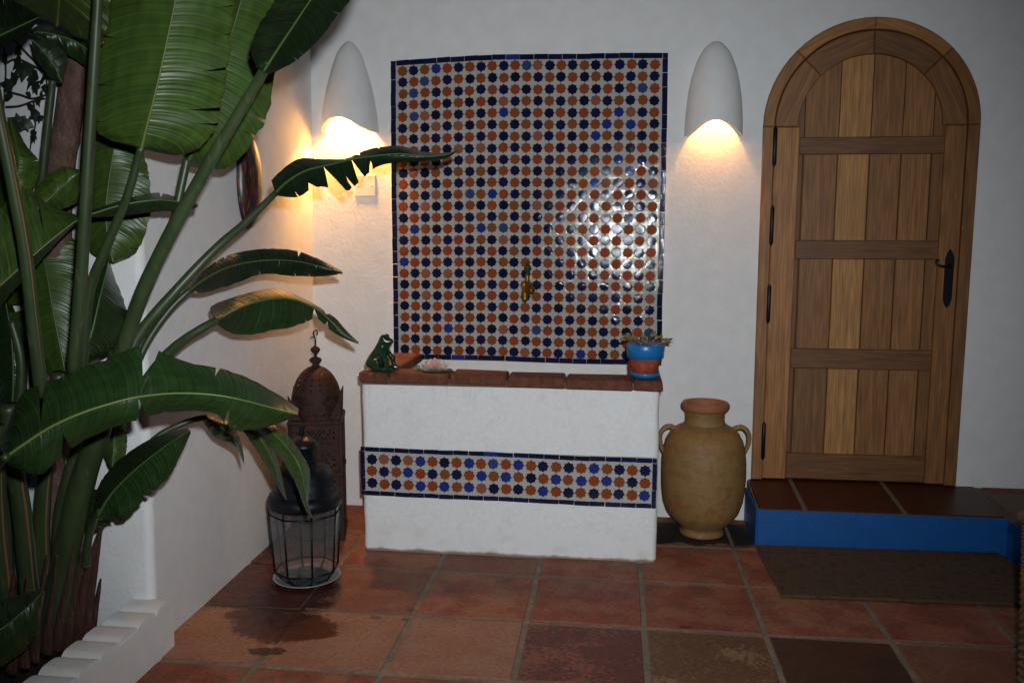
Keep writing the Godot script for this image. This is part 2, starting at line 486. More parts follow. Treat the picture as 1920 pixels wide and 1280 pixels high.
# limewash of the fountain: hairline cracks, splashes and a brown dirt line at its foot; one map over its whole front
func basin_material(pn: Texture2D, n1: PackedByteArray, n2: PackedByteArray) -> void:
	var W := 1024; var H := 640
	var o := PackedByteArray(); o.resize(W * H * 3)
	var crack := FastNoiseLite.new(); crack.seed = 12; crack.frequency = 0.006; crack.fractal_octaves = 4
	for y in H:
		var wy := 0.78 * (1.0 - (y + 0.5) / H) - 0.03
		for x in W:
			var a := n1[(y * 1024 + x) & 1048575] / 255.0
			var b := n2[(y * 1024 + x) & 1048575] / 255.0
			var c := Color(0.955, 0.955, 0.95).lerp(Color(0.91, 0.90, 0.88), smoothstep(0.55, 0.8, a) * 0.3)
			c = c * (0.965 + 0.05 * b)
			# grey splash marks low down, a dirt line at the foot
			c = c.lerp(Color(0.80, 0.775, 0.735), smoothstep(0.16, 0.0, wy) * smoothstep(0.45, 0.75, a * 0.6 + b * 0.4) * 0.32)
			c = c.lerp(Color(0.52, 0.42, 0.33), smoothstep(0.016, 0.002, wy - 0.012 * (a - 0.4)) * 0.85)
			# run-off under the brick rim
			var run := n1[(x * 3 + 517 * 1024) & 1048575] / 255.0
			c = c.lerp(Color(0.83, 0.80, 0.75), smoothstep(0.62, 0.8, run) * smoothstep(0.60, 0.70, wy) * 0.3)
			var k := absf(crack.get_noise_2d(x, y * 1.5))
			if k < 0.0028 and a > 0.5: c = c * 0.90
			if b > 0.965 or (b < 0.035 and a < 0.4): c = c * 0.84
			var i := (y * W + x) * 3
			o[i] = int(clampf(c.r, 0, 1) * 255); o[i + 1] = int(clampf(c.g, 0, 1) * 255); o[i + 2] = int(clampf(c.b, 0, 1) * 255)
	var m := mat("plaster_basin", Color(0.95, 0.95, 0.95), 0.85)
	m.albedo_texture = ImageTexture.create_from_image(Image.create_from_data(W, H, false, Image.FORMAT_RGB8, o))
	m.normal_enabled = true; m.normal_texture = pn; m.normal_scale = 0.16
	tripl(m, true, Vector3(1.0 / 1.3, 1.0 / 0.78, 1.0 / 1.3), Vector3(0.82, -0.75 / 0.78, 0.3))

func floor_material(n1: PackedByteArray, n2: PackedByteArray, n3: PackedByteArray) -> void:
	var W := 1536; var H := 1152
	var x0 := -1.6; var z0 := -0.15; var sx := 3.6; var sz := 2.7
	var o := PackedByteArray(); o.resize(W * H * 3)
	var ro := PackedByteArray(); ro.resize(W * H)
	# wet patches: centre, radii
	var wet := [[-1.22, 1.00, 0.22, 0.17], [-1.32, 1.12, 0.11, 0.06], [-1.13, 1.12, 0.15, 0.08], [-1.08, 1.29, 0.16, 0.10], [-1.20, 1.22, 0.12, 0.05], [-1.35, 0.86, 0.07, 0.14], [-0.98, 1.34, 0.09, 0.05],
		[-1.07, 1.47, 0.06, 0.022], [-0.79, 1.13, 0.024, 0.012], [-0.79, 1.20, 0.02, 0.011], [-0.69, 1.115, 0.016, 0.013], [-0.69, 1.2, 0.013, 0.01], [-0.70, 0.90, 0.02, 0.008], [0.25, 1.14, 0.02, 0.008]]
	# slabs that differ from the rest: column, row -> 1 dark brown, 2 dark red worn, 3 olive worn, 4 dusty
	var special := {Vector2i(1, 1): 1, Vector2i(0, 1): 3, Vector2i(-1, 1): 2, Vector2i(-2, 1): 4, Vector2i(-3, 1): 4, Vector2i(-4, 1): 4, Vector2i(-3, 0): 5, Vector2i(-2, -1): 5, Vector2i(2, 1): 5}
	for y in H:
		var wz := z0 + (y + 0.5) / H * sz
		var fj := (wz - 0.775) / TILE
		var j := int(floor(fj))
		for x in W:
			var wx := x0 + (x + 0.5) / W * sx
			var fi := (wx - 0.114) / TILE
			var i := int(floor(fi))
			var b := n2[((y * 3) * 1024 + x * 2) & 1048575] / 255.0
			var a := n1[(y * 1024 + x) & 1048575] / 255.0 + 0.26 * (b - 0.5)
			var c3 := n3[((y >> 1) * 512 + (x >> 1)) & 262143] / 255.0
			var hs := sin(i * 12.9898 + j * 78.233) * 43758.5453
			hs = hs - floor(hs)
			var ex := minf(fi - i, i + 1 - fi) * TILE; var ez := minf(fj - j, j + 1 - fj) * TILE
			var e := minf(ex, ez)
			var col := Color(0.54, 0.285, 0.21).lerp(Color(0.56, 0.335, 0.25), hs)
			var rough := 0.72
			var kind: int = special.get(Vector2i(i, j), 0)
			col = col.lerp(Color(0.57, 0.41, 0.30), smoothstep(0.42, 0.75, a) * 0.5)
			col = col.lerp(Color(0.44, 0.185, 0.13), smoothstep(0.48, 0.75, 1.0 - a) * 0.4)
			col = col.lerp(Color(0.36, 0.27, 0.22), smoothstep(0.5, 0.85, c3) * 0.38)
			if kind == 1:
				col = Color(0.27, 0.145, 0.095) * (0.85 + 0.3 * a); rough = 0.5
				col = col.lerp(Color(0.42, 0.26, 0.18), smoothstep(0.80, 0.9, b) * 0.4)
			elif kind == 2:
				col = Color(0.35, 0.145, 0.10) * (0.85 + 0.3 * b); rough = 0.5
				col = col.lerp(Color(0.53, 0.31, 0.24), smoothstep(0.46, 0.64, a * 0.5 + c3 * 0.3 + b * 0.3 - (fi - i) * 0.14) * 0.7)
			elif kind == 3:
				col = Color(0.38, 0.25, 0.15) * (0.85 + 0.3 * b); rough = 0.5
				col = col.lerp(Color(0.56, 0.44, 0.33), smoothstep(0.56, 0.72, a * 0.4 + c3 * 0.4 + b * 0.3) * 0.75)
			elif kind == 4:
				col = col.lerp(Color(0.60, 0.46, 0.37), 0.6)
			elif kind == 5:
				col = col.lerp(Color(0.44, 0.30, 0.23), 0.5)
			col = col * (0.90 + 0.2 * b)
			# rubbed edges and pale scratches
			col = col.lerp(Color(0.56, 0.45, 0.37), smoothstep(0.022, 0.008, e) * 0.35 * c3)
			if b > 0.90: col = col.lerp(Color(0.74, 0.66, 0.58), 0.6)
			if b < 0.13 and c3 < 0.5: col = col * 0.62
			var scuff := n2[((y * 5) * 1024 + (x >> 2) + i * 97) & 1048575] / 255.0
			if scuff > 0.80 and c3 > 0.5: col = col.lerp(Color(0.64, 0.50, 0.41), 0.35)
			if e < 0.0096 + 0.004 * (c3 - 0.4):
				col = Color(0.56, 0.50, 0.43).lerp(Color(0.40, 0.355, 0.30), c3) * (0.85 + 0.3 * b); rough = 0.9
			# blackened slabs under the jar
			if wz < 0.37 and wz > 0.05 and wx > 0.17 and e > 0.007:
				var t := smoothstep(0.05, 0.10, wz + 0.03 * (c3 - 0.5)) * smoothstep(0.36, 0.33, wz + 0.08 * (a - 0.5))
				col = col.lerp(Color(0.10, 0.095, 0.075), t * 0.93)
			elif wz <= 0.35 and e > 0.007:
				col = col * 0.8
			var w := 0.0
			for q in wet:
				var d := Vector2((wx - q[0]) / q[2], (wz - q[1]) / q[3]).length() + 0.55 * (a - 0.5) + 0.25 * (c3 - 0.5)
				w = maxf(w, smoothstep(1.14, 0.84, d + 0.3 * (b - 0.5)))
			# damp line along the left wall
			w = maxf(w, smoothstep(0.06, 0.0, wx + 1.41 + 0.05 * (a - 0.5)) * smoothstep(1.3, 1.0, wz) * 0.8)
			col = col.lerp(Color(col.r * 0.52, col.g * 0.35, col.b * 0.29), w * 0.95)
			rough = lerpf(rough, 0.32, w)
			var p := y * W + x
			o[p * 3] = int(clampf(col.r, 0, 1) * 255); o[p * 3 + 1] = int(clampf(col.g, 0, 1) * 255); o[p * 3 + 2] = int(clampf(col.b, 0, 1) * 255)
			ro[p] = int(clampf(rough + 0.12 * (c3 - 0.5), 0, 1) * 255)
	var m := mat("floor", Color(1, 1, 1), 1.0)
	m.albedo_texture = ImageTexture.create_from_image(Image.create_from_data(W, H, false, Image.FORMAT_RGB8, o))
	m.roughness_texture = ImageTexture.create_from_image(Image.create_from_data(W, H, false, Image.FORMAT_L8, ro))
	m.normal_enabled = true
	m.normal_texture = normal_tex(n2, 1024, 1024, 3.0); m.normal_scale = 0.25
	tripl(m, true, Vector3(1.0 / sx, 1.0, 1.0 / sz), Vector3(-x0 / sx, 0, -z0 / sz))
	var s := mat("step_tile", Color(0.38, 0.28, 0.23), 0.42)
	s.albedo_texture = mix_tex(512, n3, n3, Color(0.62, 0.36, 0.25), Color(0.75, 0.45, 0.32), Color(0.45, 0.25, 0.18, 0.6), 0.5, 0.3)
	tripl(s, true, Vector3.ONE * 1.7)
	var s2 := mat("step_tile_red", Color(0.62, 0.52, 0.48), 0.65)
	s2.albedo_texture = s.albedo_texture
	tripl(s2, true, Vector3.ONE * 1.7)
	mat("joint", Color(0.40, 0.35, 0.30), 0.9)

# ------------------------------------------------------------------ walls and ground
func lean(v: Vector3) -> Vector3:      # the left wall leans a little into the yard
	return v + Vector3(0.017 * v.y, 0, 0)

func setting() -> void:
	var st := begin()
	rbox(st, Vector3(0, -0.07, 2), Vector3(30, 0.1, 30), 0.0)
	tag(build("ground", st, mats["joint"], self), "", "", "", "structure")
	st = begin()
	rbox(st, Vector3(0.3, -0.0095, 1.47), Vector3(3.6, 0.012, 3.3), 0.0)
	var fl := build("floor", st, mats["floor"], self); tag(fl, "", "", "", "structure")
	var kinds: Array = []
	for k in 5: kinds.append(box_mesh(Vector3(TILE - 0.019, 0.02, TILE - 0.019), 0.0035, 0.0022))
	for j in range(-3, 6):
		for i in range(-4, 4):
			var c := Vector3(0.114 + (i + 0.5) * TILE, -0.010, 0.775 + (j + 0.5) * TILE)
			if c.x < -1.3 and c.z > 1.75: continue
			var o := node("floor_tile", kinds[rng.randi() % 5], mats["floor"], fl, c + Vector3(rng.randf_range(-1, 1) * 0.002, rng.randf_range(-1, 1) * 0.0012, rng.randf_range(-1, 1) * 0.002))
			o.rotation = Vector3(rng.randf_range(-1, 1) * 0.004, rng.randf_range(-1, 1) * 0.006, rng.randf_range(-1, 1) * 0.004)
	# back wall with the arched opening for the door
	var poly := PackedVector2Array([Vector2(-1.45, -0.1), Vector2(0.624, -0.1), Vector2(0.620, 1.75)])
	for k in range(1, 32):
		var a := PI - PI * k / 32.0
		poly.append(Vector2(1.064 + 0.444 * cos(a), 1.75 + 0.446 * sin(a)))
	poly.append_array([Vector2(1.508, 1.75), Vector2(1.502, -0.1), Vector2(3.4, -0.1), Vector2(3.4, 3.5), Vector2(-1.45, 3.5)])
	st = begin()
	prism(st, poly, -0.3, 0.0)
	tag(build("back_wall", st, mats["plaster"], self), "white plastered back wall behind the tiled fountain and the arched door", "wall")
	# left wall: a thick block whose near end faces the viewer behind the plants
	st = begin()
	flat(st)
	var prof: Array = [Vector2(-2.9, 1.5)]
	for k in 7:
		var a := PI / 2 - PI / 2 * k / 6.0
		prof.append(Vector2(-1.445 + 0.025 * cos(a), 1.475 + 0.025 * sin(a)))
	prof.append(Vector2(-1.42, -0.3)); prof.append(Vector2(-2.9, -0.3))
	for i in prof.size():
		var p: Vector2 = prof[i]; var q: Vector2 = prof[(i + 1) % prof.size()]
		if i == prof.size() - 2 or i == prof.size() - 1: flat(st)
		quad(st, lean(Vector3(p.x, -0.1, p.y)), lean(Vector3(p.x, 3.5, p.y)), lean(Vector3(q.x, 3.5, q.y)), lean(Vector3(q.x, -0.1, q.y)))
	for i in range(1, prof.size() - 1):
		tri(st, lean(Vector3(prof[0].x, 3.5, prof[0].y)), lean(Vector3(prof[i].x, 3.5, prof[i].y)), lean(Vector3(prof[i + 1].x, 3.5, prof[i + 1].y)))
	tag(build("side_wall", st, mats["plaster"], self), "white plastered wall on the left, receding behind the large green leaves", "wall")
	# planting bed
	st = begin(); smooth(st)
	for i in 14:
		for j in 14:
			var q: Array = []
			for k in [[0, 0], [0, 1], [1, 1], [1, 0]]:
				var x: float = -2.9 + 1.42 * (i + k[0]) / 14.0; var z: float = 1.5 + 1.9 * (j + k[1]) / 14.0
				q.append(Vector3(x, 0.045 + 0.018 * sin(x * 31.0 + z * 17.0) + 0.012 * sin(z * 43.0 - x * 23.0), z))
			quad(st, q[0], q[1], q[2], q[3])
	tag(build("soil", st, mats["soil"], self), "", "", "", "structure")

# low edging of the bed, with a rounded coping brick every ten centimetres
func edging() -> void:
	var t := thing("garden_edging", "low white edging wall with scalloped top around the planting bed", "edging")
	var st := begin()
	rbox(st, Vector3(-1.4275, 0.0632, 2.42), Vector3(0.1155, 0.166, 1.90), 0.0006)
	build("wall_base", st, mats["plaster_smooth"], t)
	for k in 19:
		st = begin(); smooth(st)
		var z := 1.478 + 0.0975 * k
		var jx := rng.randf_range(-0.003, 0.003); var jy := rng.randf_range(-0.004, 0.003)
		var sec: Array = []
		for i in 9:
			var f := i / 8.0
			sec.append(Vector2(z + 0.001 + 0.0965 * f, 0.1465 + (0.018 + jy * 0.6) * pow(clampf(1.0 - pow(absf(f * 2.0 - 0.85), 2.8 if f < 0.43 else 5.0), 0, 1), 0.6)))
		var xa := -1.4855 + jx; var xb := -1.3695 + jx
		for i in 8:
			var a: Vector2 = sec[i]; var b: Vector2 = sec[i + 1]
			smooth(st)
			quad(st, Vector3(xa, a.y, a.x), Vector3(xa, b.y, b.x), Vector3(xb, b.y, b.x), Vector3(xb, a.y, a.x))
			flat(st)
			quad(st, Vector3(xb, 0.1462, a.x), Vector3(xb, a.y, a.x), Vector3(xb, b.y, b.x), Vector3(xb, 0.1462, b.x))
			quad(st, Vector3(xa, a.y, a.x), Vector3(xa, 0.1462, a.x), Vector3(xa, 0.1462, b.x), Vector3(xa, b.y, b.x))
		build("coping_brick", st, mats["plaster_smooth"], t)

# ------------------------------------------------------------------ tile work
func star_poly(r0: float, r1: float) -> PackedVector2Array:
	var p := PackedVector2Array()
	for k in 16:
		var a := TAU * k / 16.0
		p.append(Vector2(cos(a), sin(a)) * (r0 if k % 2 == 0 else r1))
	return p

func add_pillow(st: SurfaceTool, p: PackedVector2Array, h: float, c: Vector3, b: Basis, dome := 0.0006) -> void:
	flat(st)
	var n := p.size()
	for i in n:
		var a := p[i]; var d := p[(i + 1) % n]
		var a3 := c + b * Vector3(a.x, a.y, 0); var d3 := c + b * Vector3(d.x, d.y, 0)
		var at2 := c + b * Vector3(a.x * 0.95, a.y * 0.95, h); var dt := c + b * Vector3(d.x * 0.95, d.y * 0.95, h)
		tri(st, c + b * Vector3(0, 0, h + dome), at2, dt)
		quad(st, a3, d3, dt, at2)

func tilt_small() -> Basis:
	return Basis.from_euler(Vector3(-lean_back + rng.randfn(0, 0.012), rng.randfn(0, 0.007), rng.randfn(0, 0.0045)))

func tilt(amount: float) -> Basis:
	return Basis.from_euler(Vector3(-lean_back + rng.randfn(0, amount), rng.randfn(0, amount), rng.randf_range(-0.05, 0.05)))

# stars on a grid, white pieces between them and a blue border; at: centre of the first (upper left) star, on a plane z
var lean_back := 0.0

func zellige(t: Node3D, x0: float, y0: float, px: float, py: float, cols: int, rows: int, z: float, first_blue: bool, part_from: int, warp: Callable, bx0: float, bx1: float, by0: float, by1: float, bw: float) -> void:
	var pol := star_poly(px * 0.474, px * 0.388)
	var st := begin()
	add_pillow(st, pol, 0.0032, Vector3.ZERO, Basis())
	var star := done(st)
	var rest := {}
	for c in cols:
		for r in rows:
			var blue := ((c + r) % 2 == 0) == first_blue
			var q := rng.randf()
			var which: String
			if blue: which = "navy_deep" if q < 0.42 else "navy" if q < 0.92 else "cobalt" if q < 0.965 else "blue_gray"
			else: which = "orange" if q < 0.5 else "orange_brown" if q < 0.7 else "orange_red" if q < 0.9 else "orange_pink"
			if rows == 3 and blue: which = "navy_deep" if q < 0.28 else "navy" if q < 0.6 else "cobalt" if q < 0.93 else "blue_gray"
			var p: Vector3 = warp.call(Vector3(x0 + c * px + rng.randfn(0, 0.0009), y0 - r * py + rng.randfn(0, 0.0009), z + rng.randf() * 0.0006))
			var b := tilt(0.0065 if blue else 0.006)
			if c >= part_from:
				var o := node("star_tile", star, mats[which], t, p)
				o.basis = b
			else:
				if not rest.has(which): rest[which] = begin()
				add_pillow(rest[which], pol, 0.0032, p, b)
	if not rest.is_empty():
		var mesh := ArrayMesh.new()
		for k in rest:
			rest[k].generate_normals()
			rest[k].commit(mesh)
			mesh.surface_set_material(mesh.get_surface_count() - 1, mats[k])
		tag(node("star_tiles", mesh, null, t), "", "", "", "stuff")
	# white pieces: the four-armed gaps between the stars, each set a little differently
	var hole := PackedVector2Array()
	for k in 4:
		var corner: Vector2 = Vector2(px, py) * 0.5 * [Vector2(-1, -1), Vector2(1, -1), Vector2(1, 1), Vector2(-1, 1)][k]
		var start := PI / 2 * k + PI / 2
		for i in 5:
			var a := start - PI / 8 * i
			var rr := px * (0.474 if i % 2 == 0 else 0.388) + 0.0008
			hole.append(corner + Vector2(cos(a), sin(a)) * rr)
	st = begin()
	for c in range(-1, cols):
		for r in range(-1, rows):
			var p: Vector3 = warp.call(Vector3(x0 + (c + 0.5) * px, y0 - (r + 0.5) * py, z))
			var pp := hole.duplicate()
			for i in pp.size():
				var g: Vector2 = pp[i] * 0.97
				var lim := 0.0115
				if c == -1: g.x = maxf(g.x, -lim)
				if c == cols - 1: g.x = minf(g.x, lim)
				if r == -1: g.y = minf(g.y, lim)
				if r == rows - 1: g.y = maxf(g.y, -lim)
				pp[i] = g
			add_pillow(st, pp, 0.0030, p, tilt(0.0055), 0.0002)
	tag(build("white_tiles", st, mats["tile_white"], t), "", "", "", "stuff")
	# border
	var kinds: Array = []
	var len := 0.0605
	for k in 3: kinds.append(box_mesh(Vector3(len - 0.002, bw - 0.0015, 0.006), 0.0012, 0.0006))
	var short := box_mesh(Vector3(bw - 0.002, bw - 0.0015, 0.006), 0.0012, 0.0005)
	var nx := int(round((bx1 - bx0 - 2 * bw) / len)); var ny := int(round((by1 - by0 - 2 * bw) / len))
	for side in 4:
		var n := nx if side < 2 else ny
		for i in n:
			var f := (i + 0.5) / n
			var p: Vector3
			if side < 2: p = Vector3(lerpf(bx0 + bw, bx1 - bw, f), (by1 - bw * 0.5) if side == 0 else (by0 + bw * 0.5), z)
			else: p = Vector3((bx0 + bw * 0.5) if side == 2 else (bx1 - bw * 0.5), lerpf(by0 + bw, by1 - bw, f), z)
			var span := (bx1 - bx0 - 2 * bw) / nx if side < 2 else (by1 - by0 - 2 * bw) / ny
			var nxt: Vector3 = warp.call(p + (Vector3(0.01, 0, 0) if side < 2 else Vector3(0, 0.01, 0))) - warp.call(p)
			var q := rng.randf()
			var o := node("border_tile", kinds[rng.randi() % 3], mats["navy_deep" if q < 0.5 else "navy" if q < 0.93 else "cobalt"], t, warp.call(p) + Vector3(rng.randfn(0, 0.0005), rng.randfn(0, 0.0006), 0.0022 + rng.randf() * 0.0006))
			o.basis = Basis(Vector3(0, 0, 1), atan2(nxt.y, nxt.x)) * tilt_small() * Basis.from_scale(Vector3((span - 0.0015) / (len - 0.002), 1, 1))
	for k in [[bx0, by0], [bx1, by0], [bx0, by1], [bx1, by1]]:
		var p := Vector3(k[0] + bw * 0.5 * (1 if k[0] == bx0 else -1), k[1] + bw * 0.5 * (1 if k[1] == by0 else -1), z)
		node("border_tile", short, mats["navy"], t, warp.call(p) + Vector3(0, 0, 0.0022))

func panel() -> void:
	var t := thing("tile_panel", "tall wall panel of blue and orange eight pointed star tiles above the fountain", "tile panel")
	var st := begin()
	var warp := func(p: Vector3) -> Vector3:
		var u: float = (p.x + 0.403) / 0.61; var v := clampf((p.y - 0.72) / 1.34, 0, 1)
		return p + Vector3(0.0015 * sin(p.y * 5.0) * u, (0.009 - 0.013 * pow(absf(u), 2.6) * (1.3 if u < 0 else 0.6)) * v + 0.0015 * sin(p.x * 9.0) - 0.006 * u * (1.0 - v), 0.027 * (1.0 - v))
	flat(st)
	var ring: Array = []
	for k in 40:
		var f := k / 10.0
		var q := Vector3(lerpf(-1.014, 0.211, f), 0.714, 0.0095) if f < 1 else Vector3(0.211, lerpf(0.714, 2.063, f - 1), 0.0095) if f < 2 else Vector3(lerpf(0.211, -1.014, f - 2), 2.063, 0.0095) if f < 3 else Vector3(-1.014, lerpf(2.063, 0.714, f - 3), 0.0095)
		ring.append(warp.call(q))
	var mid: Vector3 = warp.call(Vector3(-0.403, 1.388, 0.0095))
	mid.z = (ring[5].z + ring[25].z) * 0.5
	for k in 40:
		var a: Vector3 = ring[k]; var b: Vector3 = ring[(k + 1) % 40]
		tri(st, mid, a, b)
		quad(st, Vector3(a.x, a.y, -0.01), Vector3(b.x, b.y, -0.01), b, a)
	build("mortar_bed", st, mats["grout"], t)
	lean_back = 0.020
	zellige(t, -0.960, 2.015, 0.05066, 0.0503, 23, 26, 0.0104, false, 12, warp, -1.014, 0.211, 0.714, 2.063, 0.024)
	lean_back = 0.0

func basin() -> void:
	var t := thing("wall_fountain", "white plastered fountain basin with a terracotta brick rim and star tile band", "fountain")
	var st := begin()
	# trough: a hand-trowelled outer skin with rounded corners, then the inside
	smooth(st)
	var path: Array = [Vector2(-1.0115, 0.002)]
	for k in 14: path.append(Vector2(-1.0115, 0.04 + 0.515 * k / 13.0))
	for k in range(1, 6): path.append(Vector2(-0.9865 - 0.025 * cos(PI / 10 * k), 0.555 + 0.025 * sin(PI / 10 * k)))
	for k in range(1, 34): path.append(Vector2(lerpf(-0.9865, 0.1535, k / 33.0), 0.58))
	for k in range(1, 6): path.append(Vector2(0.1535 + 0.025 * sin(PI / 10 * k), 0.555 + 0.025 * cos(PI / 10 * k)))
	for k in range(1, 14): path.append(Vector2(0.1785, 0.555 - 0.553 * k / 13.0))
	var bump := FastNoiseLite.new(); bump.seed = 77; bump.frequency = 2.6; bump.fractal_octaves = 3
	var skin := func(i: int, j: int) -> Vector3:
		var q: Vector2 = path[i]; var y := -0.012 + 0.706 * j / 20.0
		var d := 0.0035 * bump.get_noise_3d(q.x * 2.0, y * 2.0, q.y * 2.0) + (0.004 * bump.get_noise_2d(q.x * 9.0, q.y * 9.0) if j == 0 else 0.0)
		return Vector3(q.x + d * signf(q.x + 0.41), y, q.y + d)
	for i in path.size() - 1:
		for j in 20: quad(st, skin.call(i, j), skin.call(i + 1, j), skin.call(i + 1, j + 1), skin.call(i, j + 1))
	rbox(st, Vector3(-0.417, 0.336, 0.514), Vector3(1.15, 0.698, 0.105), 0.004)
	rbox(st, Vector3(-0.950, 0.336, 0.231), Vector3(0.108, 0.697, 0.459), 0.004)
	rbox(st, Vector3(0.116, 0.336, 0.231), Vector3(0.108, 0.697, 0.459), 0.004)
	rbox(st, Vector3(-0.417, 0.25, 0.231), Vector3(0.956, 0.3, 0.457), 0.002)
	build("trough", st, mats["plaster_basin"], t)
	var xs := [-1.013, -0.890, -0.645, -0.417, -0.188, 0.075, 0.191]
	for i in xs.size() - 1:
		var y := lerpf(0.724, 0.712, (xs[i] + 1.0) / 1.2)
		st = begin()
		rbox(st, Vector3.ZERO, Vector3(xs[i + 1] - xs[i] - 0.006, 0.042, 0.136), 0.006, 0.0025)
		var o := build("coping_brick", st, mats["brick"], t, Vector3((xs[i] + xs[i + 1]) * 0.5, y + 0.0005 + rng.randf_range(-0.0015, 0.0015), 0.536))
		o.rotation.z = -0.010 + rng.randf_range(-0.004, 0.004)
	for s in [-0.946, 0.124]:
		for k in 2:
			st = begin()
			rbox(st, Vector3.ZERO, Vector3(0.13, 0.042, 0.227), 0.006, 0.0025)
			build("coping_brick", st, mats["brick"], t, Vector3(s, 0.7245 if s < 0 else 0.7135, 0.118 + 0.232 * k))
	st = begin()
	rbox(st, Vector3(-0.411, 0.7085, 0.533), Vector3(1.18, 0.028, 0.122), 0.002)
	build("coping_mortar", st, mats["joint"], t)
	st = begin()
	rbox(st, Vector3(-0.4205, 0.3315, 0.5812), Vector3(1.176, 0.195, 0.012), 0.002)
	build("band_mortar", st, mats["grout"], t)
	var warp := func(p: Vector3) -> Vector3:
		return p + Vector3(0, -0.006 * (p.x + 0.42) / 0.6 + 0.0009 * sin(p.x * 11.0), 0)
	zellige(t, -0.9685, 0.3815, 0.04985, 0.0500, 23, 3, 0.5876, true, 0, warp, -1.015, 0.174, 0.231, 0.432, 0.019)
	st = begin()
	flat(st)
	quad(st, Vector3(-0.896, 0.655, 0.003), Vector3(-0.896, 0.655, 0.4595), Vector3(0.0595, 0.655, 0.4595), Vector3(0.0595, 0.655, 0.003))
	tag(build("water", st, mats["water"], self), "", "", "", "structure")

func tap() -> void:
	var t := thing("garden_tap", "small old brass tap in the middle of the star tile panel", "tap", Vector3(-0.388, 1.058, 0.033))
	var st := begin()
	tube(st, [Vector3(0, 0, 0), Vector3(0, 0, 0.006), Vector3(0, 0, 0.010)], [0.022, 0.022, 0.014], 16)
	build("wall_flange", st, mats["brass"], t)
	st = begin()
	blob(st, [[Vector3(0.0, 0, 0.0), Vector3(0.0, 0, 0.05), 0.014, 0.017], [Vector3(0.002, 0.012, 0.052), Vector3(0.014, -0.014, 0.05), 0.015, 0.021], [Vector3(-0.006, 0.006, 0.06), Vector3(-0.008, -0.03, 0.088), 0.016, 0.013], [Vector3(-0.008, -0.03, 0.088), Vector3(-0.007, -0.052, 0.09), 0.012, 0.0135]], Vector3(-0.04, -0.08, -0.012), Vector3(0.05, 0.05, 0.115), 0.004, 0.012)
	build("spout", st, mats["brass"], t)
	st = begin()
	tube(st, [Vector3(0, 0.01, 0.055), Vector3(0, 0.035, 0.055), Vector3(0, 0.05, 0.055), Vector3(0, 0.062, 0.055)], [0.014, 0.010, 0.010, 0.006], 12)
	build("valve_stem", st, mats["brass"], t)
	st = begin()
	blob(st, [[Vector3(0, 0.055, 0.055), Vector3(0.001, 0.085, 0.057), 0.008, 0.014], [Vector3(0.001, 0.085, 0.057), Vector3(0.0, 0.112, 0.056), 0.013, 0.004], [Vector3(-0.008, 0.075, 0.055), Vector3(0.01, 0.08, 0.055), 0.008, 0.008]], Vector3(-0.03, 0.035, 0.03), Vector3(0.03, 0.13, 0.085), 0.003, 0.006)
	build("lever", st, mats["brass_green"], t)

# ------------------------------------------------------------------ lamps
func sconce(x: float, y: float, h: float, hw: float, label: String, energy: float, turn: float, blunt: float, bulb_y: float) -> void:
	var t := thing("wall_sconce", label, "wall lamp", Vector3(x, y, 0), 0.0, "plaster wall lamps either side of the tile panel")
	var st := begin(); smooth(st)
	var n := 28; var m := 26
	var shell := func(i: int, k: int, inner: float) -> Vector3:
		var f := float(i) / m; var a := PI * k / n
		var front := pow(sin(clampf(a + turn * 0.5, 0, PI)), 2.6)
		var lift := 0.060 * front
		var yy := lerpf(lift, h - inner * 0.6, sin(f * PI * 0.5))
		var q := clampf(yy / h, 0, 1)
		var r: float = hw * pow(1.0 - pow(q, 2.4), 0.5) - inner
		var r2: float = hw * (1.0 - 0.15 * q - 0.6 * q * q) * sqrt(maxf(1.0 - pow(maxf(q - 0.84, 0.0) / 0.16, 2.0), 0.0)) - inner
		r = maxf(lerpf(r, r2, blunt), 0.0005)
		return Vector3(-r * cos(a), yy, maxf(r * sin(a) * 0.98, 0.0))
	for i in m:
		for k in n:
			quad(st, shell.call(i, k, 0.0), shell.call(i, k + 1, 0.0), shell.call(i + 1, k + 1, 0.0), shell.call(i + 1, k, 0.0))
			quad(st, shell.call(i, k + 1, 0.021), shell.call(i, k, 0.021), shell.call(i + 1, k, 0.021), shell.call(i + 1, k + 1, 0.021))
	flat(st)
	for k in n:
		quad(st, shell.call(0, k + 1, 0.0), shell.call(0, k, 0.0), shell.call(0, k, 0.021), shell.call(0, k + 1, 0.021))
	build("shade", st, mats["plaster_smooth"], t)
	st = begin()
	lathe(st, [Vector2(0.001, 0.155), Vector2(0.018, 0.158), Vector2(0.026, 0.172), Vector2(0.026, 0.186), Vector2(0.016, 0.205), Vector2(0.012, 0.225), Vector2(0.001, 0.226)], 16, Vector3(0, bulb_y - 0.178, 0.056))
	build("bulb", st, mats["bulb"], t)
	st = begin()
	lathe(st, [Vector2(0.001, 0.2265), Vector2(0.015, 0.2265), Vector2(0.015, 0.262), Vector2(0.001, 0.262)], 14, Vector3(0, bulb_y - 0.178, 0.056))
	rbox(st, Vector3(0, bulb_y + 0.074, 0.0205), Vector3(0.02, 0.018, 0.04), 0.003)
	build("lamp_holder", st, mats["white_plastic"], t)
	var l := OmniLight3D.new()
	l.name = "sconce_light"
	l.light_color = Color(1.0, 0.70, 0.36); l.light_energy = energy; l.light_size = 0.02
	l.omni_range = 9.0; l.omni_attenuation = 2.0; l.shadow_enabled = true
	l.position = Vector3(0, bulb_y, 0.056)
	t.add_child(l)

